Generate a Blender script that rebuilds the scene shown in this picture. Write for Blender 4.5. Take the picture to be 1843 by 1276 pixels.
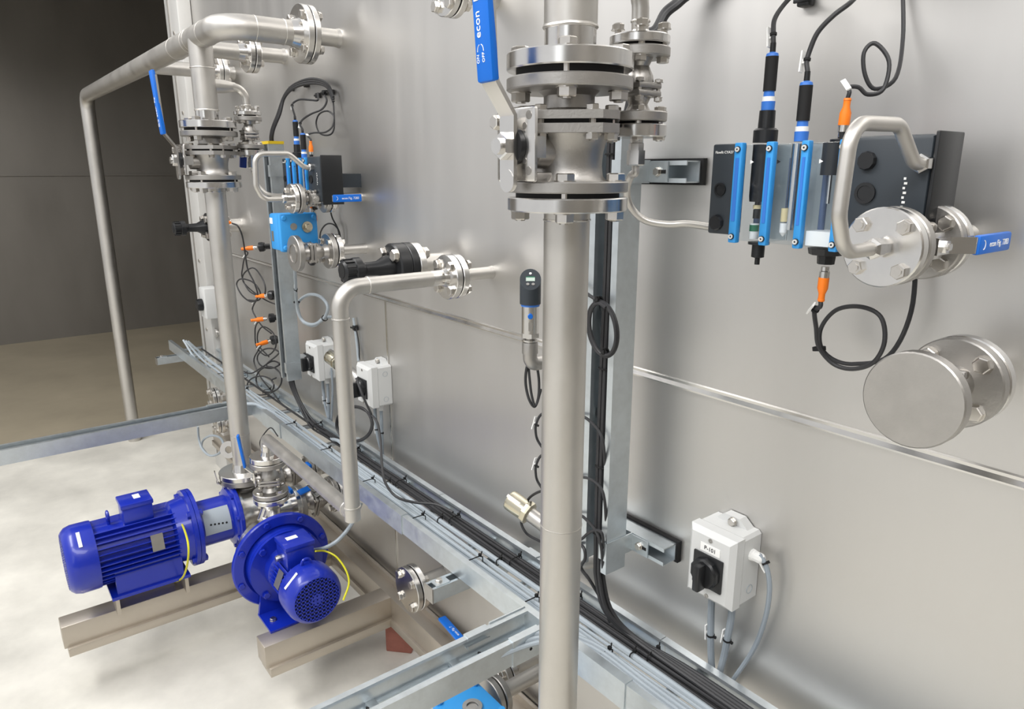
import bpy, bmesh, math, random
from mathutils import Vector as V, Matrix
random.seed(7)
for o in list(bpy.data.objects): bpy.data.objects.remove(o)
SC = bpy.context.scene
COL = SC.collection
PI = math.pi
# ------------------------------------------------------------------ camera
F_PX, PITCH, YAW, CAM_Z = 1279.4, math.radians(14.54), math.radians(37.80), 1.80
_h = V((-math.cos(YAW), math.sin(YAW), 0))
CF = _h*math.cos(PITCH) - V((0,0,1))*math.sin(PITCH)
CR = V((math.sin(YAW), math.cos(YAW), 0))
CU = CR.cross(CF)
CC = V((0,0,CAM_Z))
cd = bpy.data.cameras.new('camera'); cam = bpy.data.objects.new('camera', cd); COL.objects.link(cam)
cd.sensor_width = 36; cd.sensor_fit = 'HORIZONTAL'; cd.lens = 36*F_PX/1843; cd.clip_start = .02
m = Matrix((CR, CU, -CF)).transposed().to_4x4(); m.translation = CC
cam.matrix_world = m
SC.camera = cam
def at(x, y, Y):                        # pixel -> point on the vertical plane Y (distance to the tank wall known)
    r = CF + CR*((x-921.5)/F_PX) + CU*((638-y)/F_PX)
    return CC + r*(Y/r.y)
# ------------------------------------------------------------------ world, lamps, exposure
w = bpy.data.worlds.new('hall_light'); SC.world = w; w.use_nodes = True
w.node_tree.nodes['Background'].inputs[0].default_value = (.98,.985,1,1)
w.node_tree.nodes['Background'].inputs[1].default_value = .80
def area(name, loc, size, energy, target, col=(1,.985,.965)):
    l = bpy.data.lights.new(name, 'AREA'); l.shape = 'RECTANGLE'; l.size, l.size_y = size; l.energy = energy; l.color = col
    o = bpy.data.objects.new(name, l); COL.objects.link(o); o.location = loc
    o.rotation_euler = (V(target)-V(loc)).to_track_quat('-Z','Y').to_euler(); return o
area('hall_lamp', (1.2,-1.6,5.0), (5,1.2), 165, (-.8,.4,.6))
area('hall_lamp', (-3.2,-2.2,5.2), (4,1.0), 225, (-2.4,.4,.6))
area('hall_window_light', (3.5,-4.5,3.2), (4,3), 60, (-.8,1.0,1.4), (.93,.97,1))
SC.view_settings.view_transform = 'Standard'; SC.view_settings.look = 'None'
SC.view_settings.gamma = 1; SC.view_settings.use_curve_mapping = False
SC.view_settings.exposure = 0.0
# ------------------------------------------------------------------ materials
def lin(c):
    c /= 255; return c/12.92 if c <= .04045 else ((c+.055)/1.055)**2.4
def rgb(r,g,b): return (lin(r),lin(g),lin(b),1)
MATS = {}
def mat(name, col, metal=0, rough=.5, var=0, vscale=8, bump=0, bscale=60, stretch=(1,1,1), rvar=0, spec=None, trans=0, ior=1.45, coat=0, alpha=None, vor=False, emit=0):
    m = bpy.data.materials.new(name); m.use_nodes = True; nt = m.node_tree; N = nt.nodes; L = nt.links
    b = N['Principled BSDF']; I = b.inputs
    I['Base Color'].default_value = col; I['Metallic'].default_value = metal; I['Roughness'].default_value = rough
    I['IOR'].default_value = ior; I['Transmission Weight'].default_value = trans; I['Coat Weight'].default_value = coat
    if emit: I['Emission Color'].default_value = col; I['Emission Strength'].default_value = emit
    if var or bump or rvar:
        tc = N.new('ShaderNodeTexCoord'); mp = N.new('ShaderNodeMapping'); mp.inputs['Scale'].default_value = stretch
        L.new(tc.outputs['Object'], mp.inputs[0])
        if vor:
            n1 = N.new('ShaderNodeTexVoronoi'); n1.inputs['Scale'].default_value = vscale; fac = n1.outputs['Color']
        else:
            n1 = N.new('ShaderNodeTexNoise'); n1.inputs['Scale'].default_value = vscale; n1.inputs['Detail'].default_value = 6; n1.inputs['Roughness'].default_value = .6; fac = n1.outputs[0]
        L.new(mp.outputs[0], n1.inputs[0])
        if var:
            rr = N.new('ShaderNodeMapRange'); rr.inputs[1].default_value = .25; rr.inputs[2].default_value = .75; rr.inputs[3].default_value = 1-var; rr.inputs[4].default_value = 1+var
            L.new(fac, rr.inputs[0])
            mx = N.new('ShaderNodeVectorMath'); mx.operation = 'SCALE'; mx.inputs[0].default_value = col[:3]
            L.new(rr.outputs[0], mx.inputs['Scale']); L.new(mx.outputs[0], I['Base Color'])
        if rvar:
            rr = N.new('ShaderNodeMapRange'); rr.inputs[1].default_value = .25; rr.inputs[2].default_value = .75; rr.inputs[3].default_value = max(.02,rough-rvar); rr.inputs[4].default_value = rough+rvar
            L.new(fac, rr.inputs[0]); L.new(rr.outputs[0], I['Roughness'])
        if bump:
            n2 = N.new('ShaderNodeTexNoise'); n2.inputs['Scale'].default_value = bscale; n2.inputs['Detail'].default_value = 3; L.new(mp.outputs[0], n2.inputs[0])
            bp = N.new('ShaderNodeBump'); bp.inputs['Strength'].default_value = bump; bp.inputs['Distance'].default_value = .002
            L.new(n2.outputs[0], bp.inputs['Height']); L.new(bp.outputs[0], I['Normal'])
    MATS[name] = m; return m
WALL = mat('brushed_stainless_sheet', rgb(208,206,203), 1, .44, .02, 2.0, .006, 30, (5,1,.5), .03)
PIPE = mat('pickled_stainless', rgb(200,197,192), .95, .43, .07, 14, .05, 90, (1,1,.6), .06)
FLAN = mat('machined_stainless', rgb(216,214,211), 1, .22, .04, 30, 0, 0, (1,1,1), .05)
CAST = mat('cast_stainless', rgb(176,173,169), 1, .42, .08, 25, .12, 300)
BOLT = mat('bolt_steel', rgb(206,202,196), 1, .28, .08, 40)
GALV = mat('galvanised_steel', rgb(202,209,213), .85, .38, .09, 35, .03, 60, (1,1,1), .08)
SKID = mat('skid_steel', rgb(185,177,166), .85, .42, .08, 6, .05, 60, (1,1,1), .06)
BLUE = mat('blue_enamel', rgb(16,40,160), 0, .32, .06, 9, .03, 40, coat=.3)
SKYB = mat('light_blue_enamel', rgb(52,148,218), 0, .42, .04, 10)
GRIP = mat('blue_vinyl_sleeve', rgb(10,104,204), 0, .38)
DGRP = mat('dark_blue_sleeve', rgb(28,58,140), 0, .4)
BLK = mat('black_plastic', rgb(30,31,33), 0, .33)
RUB = mat('black_rubber', rgb(20,20,21), 0, .7)
SLATE = mat('dark_slate_plastic', rgb(48,54,60), 0, .45)
CBK = mat('black_cable_sheath', rgb(48,48,50), 0, .5)
CGR = mat('grey_cable_sheath', rgb(162,171,178), 0, .45)
CGD = mat('darker_grey_cable_sheath', rgb(140,149,157), 0, .5)
WHT = mat('light_grey_plastic', rgb(205,206,205), 0, .42)
TAG = mat('white_tag', rgb(240,240,238), 0, .5)
INK = mat('print_ink', rgb(35,35,38), 0, .6)
ORG = mat('orange_plastic', rgb(245,126,28), 0, .4)
CONB = mat('connector_blue', rgb(58,118,205), 0, .38)
CHN = mat('blue_grey_insert', rgb(92,110,142), 0, .4)
YEL = mat('yellow_edge', rgb(240,205,40), 0, .5)
YGW = mat('yellow_green_wire', rgb(205,200,40), 0, .45)
GRN = mat('green_bead', rgb(30,110,80), 0, .5)
CRM = mat('cream_bead', rgb(222,205,160), 0, .5)
def clear(name):
    m = bpy.data.materials.new(name); m.use_nodes = True; nt = m.node_tree; N = nt.nodes; N.clear()
    o = N.new('ShaderNodeOutputMaterial'); mx = N.new('ShaderNodeMixShader'); tr = N.new('ShaderNodeBsdfTransparent'); g = N.new('ShaderNodeBsdfGlossy'); fr = N.new('ShaderNodeFresnel')
    tr.inputs[0].default_value = (.90,.93,.95,1); g.inputs['Roughness'].default_value = .06; fr.inputs[0].default_value = 1.5
    ge = N.new('ShaderNodeNewGeometry'); sb = N.new('ShaderNodeMath'); sb.operation = 'SUBTRACT'; sb.inputs[0].default_value = 1; ml = N.new('ShaderNodeMath'); ml.operation = 'MULTIPLY'
    nt.links.new(ge.outputs['Backfacing'],sb.inputs[1]); nt.links.new(sb.outputs[0],ml.inputs[0]); nt.links.new(fr.outputs[0],ml.inputs[1]); nt.links.new(ml.outputs[0],mx.inputs[0]); nt.links.new(tr.outputs[0],mx.inputs[1]); nt.links.new(g.outputs[0],mx.inputs[2]); nt.links.new(mx.outputs[0],o.inputs[0]); return m
CLR = clear('clear_acrylic')
GLS = mat('thin_glass', rgb(250,250,250), 0, .02, trans=1, ior=1.3)
FLOOR = mat('concrete', rgb(214,211,202), 0, .5, .22, 2.6, .15, 25, (1,1,1), .12)
FLOOR2 = mat('floor_shade_brown', rgb(158,148,128), 0, .45, .14, 1.6, .1, 25)  # brown tone stands in for shade on the far-left floor
BRK = mat('brick_clay', rgb(150,96,84), 0, .85, .15, 30, .5, 120)
COLM = mat('light_panel', rgb(205,204,201), .3, .42, .03, 5)
HALL = mat('dull_hall_cladding', rgb(132,128,122), .6, .5, .10, .8, 0, 0, (1,3,1), .1)
NICK = mat('nickel_plate', rgb(206,200,180), 1, .24)
SCRN = mat('display_face', rgb(190,205,195), 0, .3)
# ------------------------------------------------------------------ mesh helpers
def frame(p, z, x=None):
    z = V(z).normalized()
    if x is None: x = V((1,0,0)) if abs(z.x) < .9 else V((0,0,1))
    x = V(x)
    if abs(x.normalized().dot(z)) > .999: x = V((1,0,0)) if abs(z.x) < .9 else V((0,0,1))
    x = (x - z*x.dot(z)).normalized(); y = z.cross(x)
    m = Matrix((x,y,z)).transposed().to_4x4(); m.translation = V(p); return m
class MB:
    def __init__(s): s.v = []; s.f = []
    def add(s, vs, fs, M=None):
        k = len(s.v); s.v += [ (M @ V(q)) if M else V(q) for q in vs]; s.f += [tuple(i+k for i in f) for f in fs]; return s
    def box(s, a, b, M=None, bev=0):
        bm = bmesh.new(); bmesh.ops.create_cube(bm, size=1)
        a = V(a); b = V(b); c = (a+b)/2; d = b-a
        for q in bm.verts: q.co = V((q.co.x*d.x, q.co.y*d.y, q.co.z*d.z)) + c
        if bev: bmesh.ops.bevel(bm, geom=bm.edges[:], offset=bev, segments=2, affect='EDGES', profile=.5)
        bm.verts.index_update(); s.add([q.co.copy() for q in bm.verts], [[q.index for q in f.verts] for f in bm.faces], M); bm.free(); return s
    def lathe(s, prof, M, n=28, caps=True):
        k = len(prof); vs = []; fs = []
        for r,h in prof:
            for i in range(n): a = 2*PI*(i+.5)/n; vs.append((r*math.cos(a), r*math.sin(a), h))
        for j in range(k-1):
            for i in range(n): i2 = (i+1)%n; fs.append((j*n+i, j*n+i2, (j+1)*n+i2, (j+1)*n+i))
        if caps: fs.append(tuple(range(n-1,-1,-1))); fs.append(tuple((k-1)*n+i for i in range(n)))
        return s.add(vs, fs, M)
    def cyl(s, p0, p1, r, r1=None, n=24):
        p0 = V(p0); p1 = V(p1); return s.lathe([(r,0),(r if r1 is None else r1,(p1-p0).length)], frame(p0, p1-p0), n)
    def ring(s, ri, ro, h, M, n=28):
        vs = []; fs = []
        for r,z in ((ri,0),(ro,0),(ro,h),(ri,h)):
            for i in range(n): a = 2*PI*(i+.5)/n; vs.append((r*math.cos(a), r*math.sin(a), z))
        for j in range(4):
            for i in range(n): i2 = (i+1)%n; j2 = (j+1)%4; fs.append((j*n+i, j*n+i2, j2*n+i2, j2*n+i))
        return s.add(vs, fs, M)
    def prism(s, poly, h, M=None):
        n = len(poly); vs = [(x,y,0) for x,y in poly]+[(x,y,h) for x,y in poly]
        fs = [tuple(range(n-1,-1,-1)), tuple(range(n,2*n))]+[(i,(i+1)%n,n+(i+1)%n,n+i) for i in range(n)]
        return s.add(vs, fs, M)
    def tube(s, pts, r, n=8, closed=False):
        P = [V(p) for p in pts]; P = [q for i,q in enumerate(P) if i==0 or (q-P[i-1]).length>1e-7]; k = len(P); t0 = None; vs = []; fs = []
        for i,p in enumerate(P):
            if closed: t = (P[(i+1)%k]-P[i-1])
            else: t = (P[min(i+1,k-1)]-P[max(i-1,0)])
            t = t.normalized() if t.length > 1e-9 else t0
            if t0 is None:
                u = t.orthogonal().normalized()
            else:
                u = (t0.rotation_difference(t) @ u); u = (u - t*u.dot(t)).normalized()
            t0 = t; b = t.cross(u)
            for j in range(n): a = 2*PI*j/n; vs.append(p + u*(r*math.cos(a)) + b*(r*math.sin(a)))
        for i in range(k if closed else k-1):
            i2 = (i+1)%k
            for j in range(n): j2 = (j+1)%n; fs.append((i*n+j, i*n+j2, i2*n+j2, i2*n+j))
        if not closed: fs.append(tuple(range(n-1,-1,-1))); fs.append(tuple((k-1)*n+j for j in range(n)))
        return s.add(vs, fs)
    def mesh(s, name, off=V((0,0,0)), ang=32):
        me = bpy.data.meshes.new(name); me.from_pydata([tuple(q-off) for q in s.v], [], s.f)
        bm = bmesh.new(); bm.from_mesh(me); bmesh.ops.recalc_face_normals(bm, faces=bm.faces); bm.to_mesh(me); bm.free()
        me.shade_smooth(); me.set_sharp_from_angle(angle=math.radians(ang)); return me
def cat(pts, step=6):                    # Catmull-Rom
    P = [V(p) for p in pts]; P = [P[0]*2-P[1]]+P+[P[-1]*2-P[-2]]; out = []
    for i in range(1, len(P)-2):
        for k in range(step):
            t = k/step; a,b,c,d = P[i-1],P[i],P[i+1],P[i+2]
            out.append(.5*((2*b)+(c-a)*t+(2*a-5*b+4*c-d)*t*t+(3*b-a-3*c+d)*t**3))
    return out+[P[-2]]
def bend(pts, R, n=8):                   # polyline with filleted corners (pipe bends)
    P = [V(p) for p in pts]; out = [P[0]]
    for i in range(1, len(P)-1):
        a = (P[i-1]-P[i]); b = (P[i+1]-P[i]); la,lb = a.length,b.length; a.normalize(); b.normalize()
        th = a.angle(b); d = min(R/math.tan(th/2), la*.49 if i>1 else la*.95, lb*.49 if i<len(P)-2 else lb*.95); r = d*math.tan(th/2)
        c = P[i] + (a+b).normalized()*(r/math.sin(th/2)); s0 = P[i]+a*d-c; s1 = P[i]+b*d-c
        for k in range(n+1): out.append(c + s0.normalized().slerp(s1.normalized(), k/n)*s0.length)
    return out+[P[-1]]
OFF = {}
def link(name, me, m, parent=None, loc=None, M=None):
    o = bpy.data.objects.new(name, me); COL.objects.link(o)
    if m and not me.materials: me.materials.append(m)
    if parent: o.parent = parent
    return o
class T:                                  # a thing: an Empty at its base with parts
    def __init__(s, name, label, category, base, group=None):
        s.b = V(base); s.o = bpy.data.objects.new(name, None); COL.objects.link(s.o); s.o.location = s.b; s.o.empty_display_size = .05
        s.o['label'] = label; s.o['category'] = category
        if group: s.o['group'] = group
    def add(s, name, mb, m, parent=None, ang=32, label=None):
        o = link(name, mb.mesh(name, s.b, ang), m, parent or s.o)
        if label: o['label'] = label
        return o
    def place(s, name, me, m, M, parent=None):   # shared mesh
        o = link(name, me, m, parent or s.o); M2 = M.copy(); M2.translation = M.translation - s.b
        o.matrix_basis = M2; return o
def solo(name, mb, m, label, category, group=None, base=None, ang=32):
    b = V(base) if base is not None else sum((q for q in mb.v), V())/len(mb.v)
    o = link(name, mb.mesh(name, b, ang), m); o.location = b
    o['label'] = label; o['category'] = category
    if group: o['group'] = group
    return o
def struct(name, mb, m, parent=None):
    o = link(name, mb.mesh(name), m, parent)
    if not parent: o['kind'] = 'structure'
    return o
_bm = {}
def bolt_mesh(d, L, nut=True):
    k = (round(d,5), round(L,4), nut)
    if k not in _bm:
        b = MB(); I = Matrix.Identity(4); hx = d*.92
        b.lathe([(hx*1.12,0),(hx*1.12,d*.12)], I, 14)
        b.lathe([(hx,d*.12),(hx,d*.68),(hx*.86,d*.78)], I, 6)
        b.lathe([(d/2,-L-(d*1.05 if nut else 0)),(d/2,0)], I, 8)
        if nut:
            b.lathe([(hx*1.12,-L-d*.12),(hx*1.12,-L)], I, 14)
            b.lathe([(hx*.9,-L-d*.92),(hx,-L-d*.82),(hx,-L-d*.12)], I, 6)
        _bm[k] = b.mesh('bolt')
    return _bm[k]
def bolts(t, p, ax, R, n, d, L, ph=PI/4, nut=True, parent=None, xh=None):
    F = frame(p, ax, xh)
    for i in range(n):
        a = ph+2*PI*i/n
        t.place('bolt', bolt_mesh(d, L, nut), BOLT, F @ Matrix.Translation((R*math.cos(a), R*math.sin(a), 0)) @ Matrix.Rotation(i*.7,4,'Z'), parent)
def text(t, body, size, M, m, parent, name='lettering', ext=.0003, ax='CENTER'):
    c = bpy.data.curves.new('t', 'FONT'); c.body = body; c.size = size; c.extrude = ext; c.align_x = ax; c.align_y = 'CENTER'; c.resolution_u = 3
    o = bpy.data.objects.new('t', c); COL.objects.link(o); bpy.context.view_layer.update()
    me = bpy.data.meshes.new_from_object(o); bpy.data.objects.remove(o); me.materials.clear(); me.name = name
    return t.place(name, me, m, M, parent)
def flange_mb(p, ax, r, th, hub=None, hubl=.02, n=40, bore=True):
    b = MB(); F = frame(p, ax); c = min(.0018, th*.2)
    prof = [(r-c,0),(r,c),(r,th-c),(r-c,th)]
    if hub: prof += [(hub*1.25,th),(hub*1.02,th+hubl)]
    return b.lathe(prof, F, n)
def weld(p, ax, r, w=.004):
    b = MB(); F = frame(p, ax); n = 40; P = []
    for i in range(n): a = 2*PI*i/n; P.append(F @ V((r*math.cos(a), r*math.sin(a), random.uniform(-.0006,.0006))))
    return b.tube(P, w/2, 6, True)
X3 = V((1,0,0)); Y3 = V((0,1,0)); Z3 = V((0,0,1))
YW = 1.15                                  # tank wall plane
SP = 1.885                                 # spacing of the repeated pipe sets along the wall
# ------------------------------------------------------------------ setting
b = MB().box((-14,-7,-.1),(7,6,0)); struct('floor', b, FLOOR)
struct('floor_shade_slab', MB().box((-9.1,-7,0),(-5.25,5.5,.004)), FLOOR2)  # thin darker slab: far-left shade put into the floor colour
b = MB().box((-4.44,YW,.09),(3.2,YW+.03,4.2)); wall = struct('wall_back', b, WALL)
struct('wall_tank_end_blocker', MB().box((-4.44,YW+.03,.09),(-4.41,5.5,4.2)), WALL)  # unseen tank end, added to block light from behind the tank
struct('wall_added_blocker', MB().box((-9.1,5.5,0),(-4.41,5.6,5)), HALL)  # unseen wall, added to close the alcove and keep its floor dark
b = MB().box((-9.2,-3.0,0),(-9.1,5.6,5)); wl = struct('wall_left', b, HALL)
for z in (1.74,): struct('cladding_joint', MB().box((-9.1,-3.0,z),(-9.085,5.5,z+.02)), HALL, wl)
struct('added_shade_slab', MB().box((-9.1,-.6,3.6),(-4.5,5.5,3.75)), HALL)  # unseen slab added overhead to shade the far-left floor
b = MB().box((3.2,-7,0),(3.25,YW+.03,5)); struct('wall_right', b, HALL)
# tank seams
b = MB(); P = [(0,0),(.012,.0),(.012,.003),(.004,.009),(.004,.014),(0,.016)]
b.prism([(q[0],q[1]) for q in P], 7.6, Matrix(((0,0,1,-4.42),(-1,0,0,YW),(0,1,0,1.362),(0,0,0,1))))
struct('trim_1', b, FLAN)
b = MB(); b.box((-2.204,YW-.003,.2),(-2.196,YW+.001,1.36)); struct('trim_2', b, FLAN)
# tank corner post
t = T('corner_post', 'tall light grey folded corner post closing the left end of the tank wall', 'post', (-4.33,1.12,0))
t.add('post_body', MB().box((-4.45,1.08,.0),(-4.20,1.149,4.1),None,.006), COLM)
t.add('hinge_strip', MB().box((-4.372,1.074,.1),(-4.364,1.081,4.0)), CAST)
for z in (.5,.9,1.3,1.7,2.1,2.5): t.add('rivet', MB().cyl((-4.30,1.083,z),(-4.30,1.075,z),.010,None,10), BOLT)
# ------------------------------------------------------------------ risers, big valves
RX = {'near': -.842, 'far': -2.722}; RY = .762
def riser(x, zb, label):
    t = T('riser_pipe', label, 'pipe', (x,RY,zb))
    t.add('pipe', MB().cyl((x,RY,zb+.015),(x,RY,1.74),.0362,None,40), PIPE)
    t.add('weld_bead', weld((x,RY,1.725),Z3,.0362,.0035), FLAN)
    t.add('weld_bead', weld((x,RY,1.20 if zb<.3 else .80),Z3,.0362,.002), PIPE)
    t.add('flange', flange_mb((x,RY,1.739),Z3,.093,.021,n=48), FLAN)
    t.add('gasket', MB().cyl((x,RY,1.760),(x,RY,1.767),.080,None,40), RUB)
    t.add('flange', flange_mb((x,RY,zb),Z3,.093,.020,.036,.03), FLAN)
    return t
riser(RX['near'], 0.0, 'thick grey stainless riser pipe in the foreground under the biggest valve')
tr = riser(RX['far'], .63, 'stainless riser pipe standing on the blue pumps at the left')
# lifting lug plate at foot of far riser
tr.add('eye_plate', MB().ring(.014,.034,.008,frame((-2.742,.722,.738),(.79,-.61,.25))).box((-.012,-.06,0),(.012,-.02,.008),frame((-2.742,.722,.738),(.79,-.61,.25),Z3)), PIPE)
MX_ = lambda x0: Matrix(((0,0,1,x0),(1,0,0,0),(0,1,0,0),(0,0,0,1)))
def big_valve(x, label):
    z0 = 1.767; t = T('ball_valve', label, 'valve', (x,RY,z0)); p = lambda a,b_,c: V((x+a,RY+b_,z0+c))
    t.add('lower_flange', flange_mb(p(0,0,0),Z3,.093,.0165,n=48), CAST)
    t.add('body', MB().lathe([(.060,.0165),(.054,.024),(.052,.040),(.0535,.058),(.057,.072),(.064,.085)], Matrix.Translation(p(0,0,0)), 40), CAST)
    def octo(a,c): return [(a-c,-a),(a,-a+c),(a,a-c),(a-c,a),(-a+c,a),(-a,a-c),(-a,-a+c),(-a+c,-a)]
    R45 = Matrix.Rotation(PI/4,4,'Z')
    t.add('body_plate', MB().prism(octo(.076,.024),.013,Matrix.Translation(p(0,0,.085)) @ R45), CAST)
    t.add('seal', MB().prism(octo(.066,.024),.006,Matrix.Translation(p(0,0,.098)) @ R45), RUB)
    t.add('body_plate', MB().prism(octo(.076,.024),.012,Matrix.Translation(p(0,0,.104)) @ R45), CAST)
    t.add('neck', MB().lathe([(.044,.116),(.0385,.122),(.0385,.140),(.046,.147)], Matrix.Translation(p(0,0,0)), 36), CAST)
    t.add('upper_flange', flange_mb(p(0,0,.147),Z3,.0945,.018,n=48), CAST)
    t.add('gasket', MB().cyl(p(0,0,.165),p(0,0,.175),.080,None,40), RUB)
    bolts(t, p(0,0,.199), Z3, .0735, 4, .0155, .052)
    bolts(t, p(0,0,.0165), Z3, .0735, 4, .0155, .0445)
    for i in range(4):
        for s in (-1,1):
            F = Matrix.Translation(p(0,0,.116)) @ R45 @ Matrix.Rotation(i*PI/2,4,'Z') @ Matrix.Translation((s*.037,-.064,0))
            t.place('bolt', bolt_mesh(.0105,.031), BOLT, F)
    # raised cast badge
    Fb = frame(p(.036,-.028,.064),(.78,-.62,0),(0,0,1))
    t.add('cast_badge', MB().box((-.011,-.009,-.002),(.011,.009,.0042),Fb), CAST)
    # stem side (towards -Y)
    t.add('stem_housing', MB().lathe([(.026,.040),(.024,.075)], frame(p(0,0,.06),-Y3), 24).box(p(-.02,-.078,.010),p(.02,-.045,.03),None,.003), CAST)
    t.add('mounting_plate', MB().box(p(-.044,-.103,.016),p(.044,-.097,.120),None,.005).box(p(-.030,-.098,.05),p(.030,-.07,.08)), FLAN)
    for sx in (-1,1):
        for zz in (.032,.046,.094,.108): t.add('plate_hole', MB().cyl(p(sx*(.031 if zz in (.032,.108) else .022),-.1038,zz),p(sx*(.031 if zz in (.032,.108) else .022),-.1025,zz),.0062 if zz in(.032,.108) else .0045,None,12), CAST)
    t.add('lock_disc', MB().cyl(p(0,-.112,.066),p(0,-.1035,.066),.026,None,24), BLK)
    lv = MB(); W_ = .0165
    path = [V((-.1155,.018)),V((-.1155,.108)),V((-.146,.150)),V((-.149,.163)),V((-.155,.34))]; th = .0065; A_ = []; B_ = []
    for i,q in enumerate(path):
        d0 = (path[min(i+1,4)]-path[max(i-1,0)]).normalized(); nrm = V((-d0.y,d0.x))
        A_.append(q+nrm*th/2); B_.append(q-nrm*th/2)
    lv.prism([(RY+q.x,z0+q.y) for q in A_+B_[::-1]],W_*2,MX_(x-W_))
    lv.cyl(p(0,-.112,.018),p(0,-.119,.018),W_,None,20)
    lev = t.add('lever', lv, FLAN)
    gp = MB().box((-.0185,-.0065,0),(.0185,.0065,.205),frame(p(0,-.150,.150),(-.02,-.06,1),X3),.004)
    g = t.add('grip', gp, GRIP, lev)
    t.add('stem_nut', MB().lathe([(.019,0),(.019,.011),(.017,.013)], frame(p(0,-.119,.066),-Y3), 6).cyl(p(0,-.119,.066),p(0,-.138,.066),.0115,None,18), FLAN)
    t.place('stop_bolt', bolt_mesh(.011,.02,False), BOLT, frame(p(-.030,-.112,.100),-Y3))
    MF = Matrix.Translation((0,0,0)); G = frame(p(0,-.150,.150),(-.02,-.06,1),X3)
    # lettering on the grip face that looks to -Y (reads upwards)
    def face(u, h): return G @ Matrix.Translation((u,-.0068,h)) @ Matrix(((0,-1,0,0),(0,0,-1,0),(1,0,0,0),(0,0,0,1)))
    text(t,'econ',.0175,face(-.0065,.0735),TAG,lev); text(t,'Fig.',.0155,face(-.0065,.112),TAG,lev)
    text(t,'ON',.0075,face(-.0105,.0305),TAG,lev); text(t,'OFF',.0075,face(.002,.0315),TAG,lev)
    arc = MB()
    for s in (-1,1):
        arc.tube([G @ V((-.004+s*(.001+.006*math.cos(a)),-.0068,.0395+.009*math.sin(a))) for a in [i*.2 for i in range(8)]],.0006,5)
    t.add('arrow_mark', arc, TAG, lev)
    return t
big_valve(RX['near'], 'largest flanged ball valve in the foreground with upright blue lever')
big_valve(RX['far'], 'flanged ball valve on the left riser with blue lever at photo edge')
def header_stub(x, label, far):
    t = T('header_pipe', label, 'pipe', (x,RY,1.942)); zr = 2.24
    t.add('flange', flange_mb((x,RY,1.942),Z3,.0945,.024,n=48), FLAN)
    t.add('weld_neck', MB().cyl((x,RY,1.966),(x,RY,2.0),.0385,None,36), FLAN)
    t.add('weld_bead', weld((x,RY,2.003),Z3,.0385,.006), PIPE)
    t.add('riser_section', MB().cyl((x,RY,2.0),(x,RY,zr-.01),.0395,None,36), PIPE)
    xe = x+.262
    t.add('run', MB().tube(bend(([(x-2.5,RY,0),(x-2.5,RY,zr)] if far else [(x-.12,RY,zr)])+[(xe,RY,zr),(xe,.985,zr)],.085,10),.0395,28), PIPE)
    for xx in ((x-.30,x-.11,x-.075,x+.09) if far else (x+.09,)): t.add('weld_bead', weld((xx,RY,zr),X3,.0397,.003), PIPE)
    t.add('weld_bead', weld((x,RY,2.14),Z3,.0397,.004), PIPE)
    for yy in (.86,.955): t.add('weld_bead', weld((xe,yy,zr),Y3,.0397,.003), PIPE)
    t.add('flange', flange_mb((xe,1.028,zr),-Y3,.0925,.021,.0395,.03,48), FLAN)
    t.add('gasket', MB().cyl((xe,1.028,zr),(xe,1.031,zr),.086,None,36), RUB)
    bolts(t,(xe,1.007,zr),-Y3,.0725,4,.0155,.048)
    # two more branches run to the wall
    for dx,r,rf in (((-.25,.030,.072),(-.89,.030,.072)) if far else ()):
        xb = x+dx; yf = 1.015 if dx>-.5 else 1.085
        t.add('branch', MB().cyl((xb,RY,zr),(xb,yf-.02,zr),r,None,28), PIPE)
        t.add('flange', flange_mb((xb,yf,zr),-Y3,rf,.019,r,.03,40), FLAN)
        t.add('gasket', MB().cyl((xb,yf,zr),(xb,yf+.003,zr),rf-.005,None,32), RUB)
        bolts(t,(xb,yf-.019,zr),-Y3,rf*.77,4,.014,.042)
    # bypass elbow
    t.add('bypass_branch', MB().lathe([(.026,0),(.022,.05),(.015,.085)], frame((x,RY+.02,2.085),Y3), 24), PIPE)
    t.add('bypass_pipe', MB().tube(bend([(x+.004,RY+.09,2.085),(x+.010,RY+.136,2.085),(x+.012,RY+.136,2.0)],.042,8),.0135,20), PIPE)
    t.add('weld_bead', weld((x+.012,RY+.136,2.025),Z3,.0137,.004), PIPE)
    t.add('bypass_flange', flange_mb((x+.012,RY+.136,1.990),Z3,.047,.014,.014,.008), FLAN)
    t.add('bypass_gasket', MB().cyl((x+.012,RY+.136,1.986),(x+.012,RY+.136,1.990),.034,None,24), RUB)
    return t
header_stub(RX['near'],'stainless header pipe rising out of the top of the photo above the largest valve',False)
header_stub(RX['far'],'stainless header pipe with tee and elbow bending to the tank wall at top left',True)
def wall_nozzle(x, z, r, rf, yf, label, tf=.019, blind=False, collar=True, group=None):
    t = T('wall_nozzle', label, 'pipe', (x,YW,z), group)
    t.add('pipe', MB().cyl((x,yf+.01,z),(x,YW,z),r,None,28), PIPE)
    if collar: t.add('collar', MB().lathe([(r*1.12,0),(r*1.02,.012)], frame((x,YW,z),-Y3), 28), PIPE)
    t.add('flange', flange_mb((x,yf,z),Y3,rf,tf,r,.018,40), FLAN)
    if blind:
        t.add('gasket', MB().cyl((x,yf-.004,z),(x,yf,z),rf*.92,None,32), RUB)
        t.add('blind_flange', flange_mb((x,yf-.004,z),-Y3,rf,tf,n=40), FLAN)
        bolts(t,(x,yf-.004-tf,z),-Y3,rf*.76,4,.015,tf*2+.004)
    return t
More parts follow.
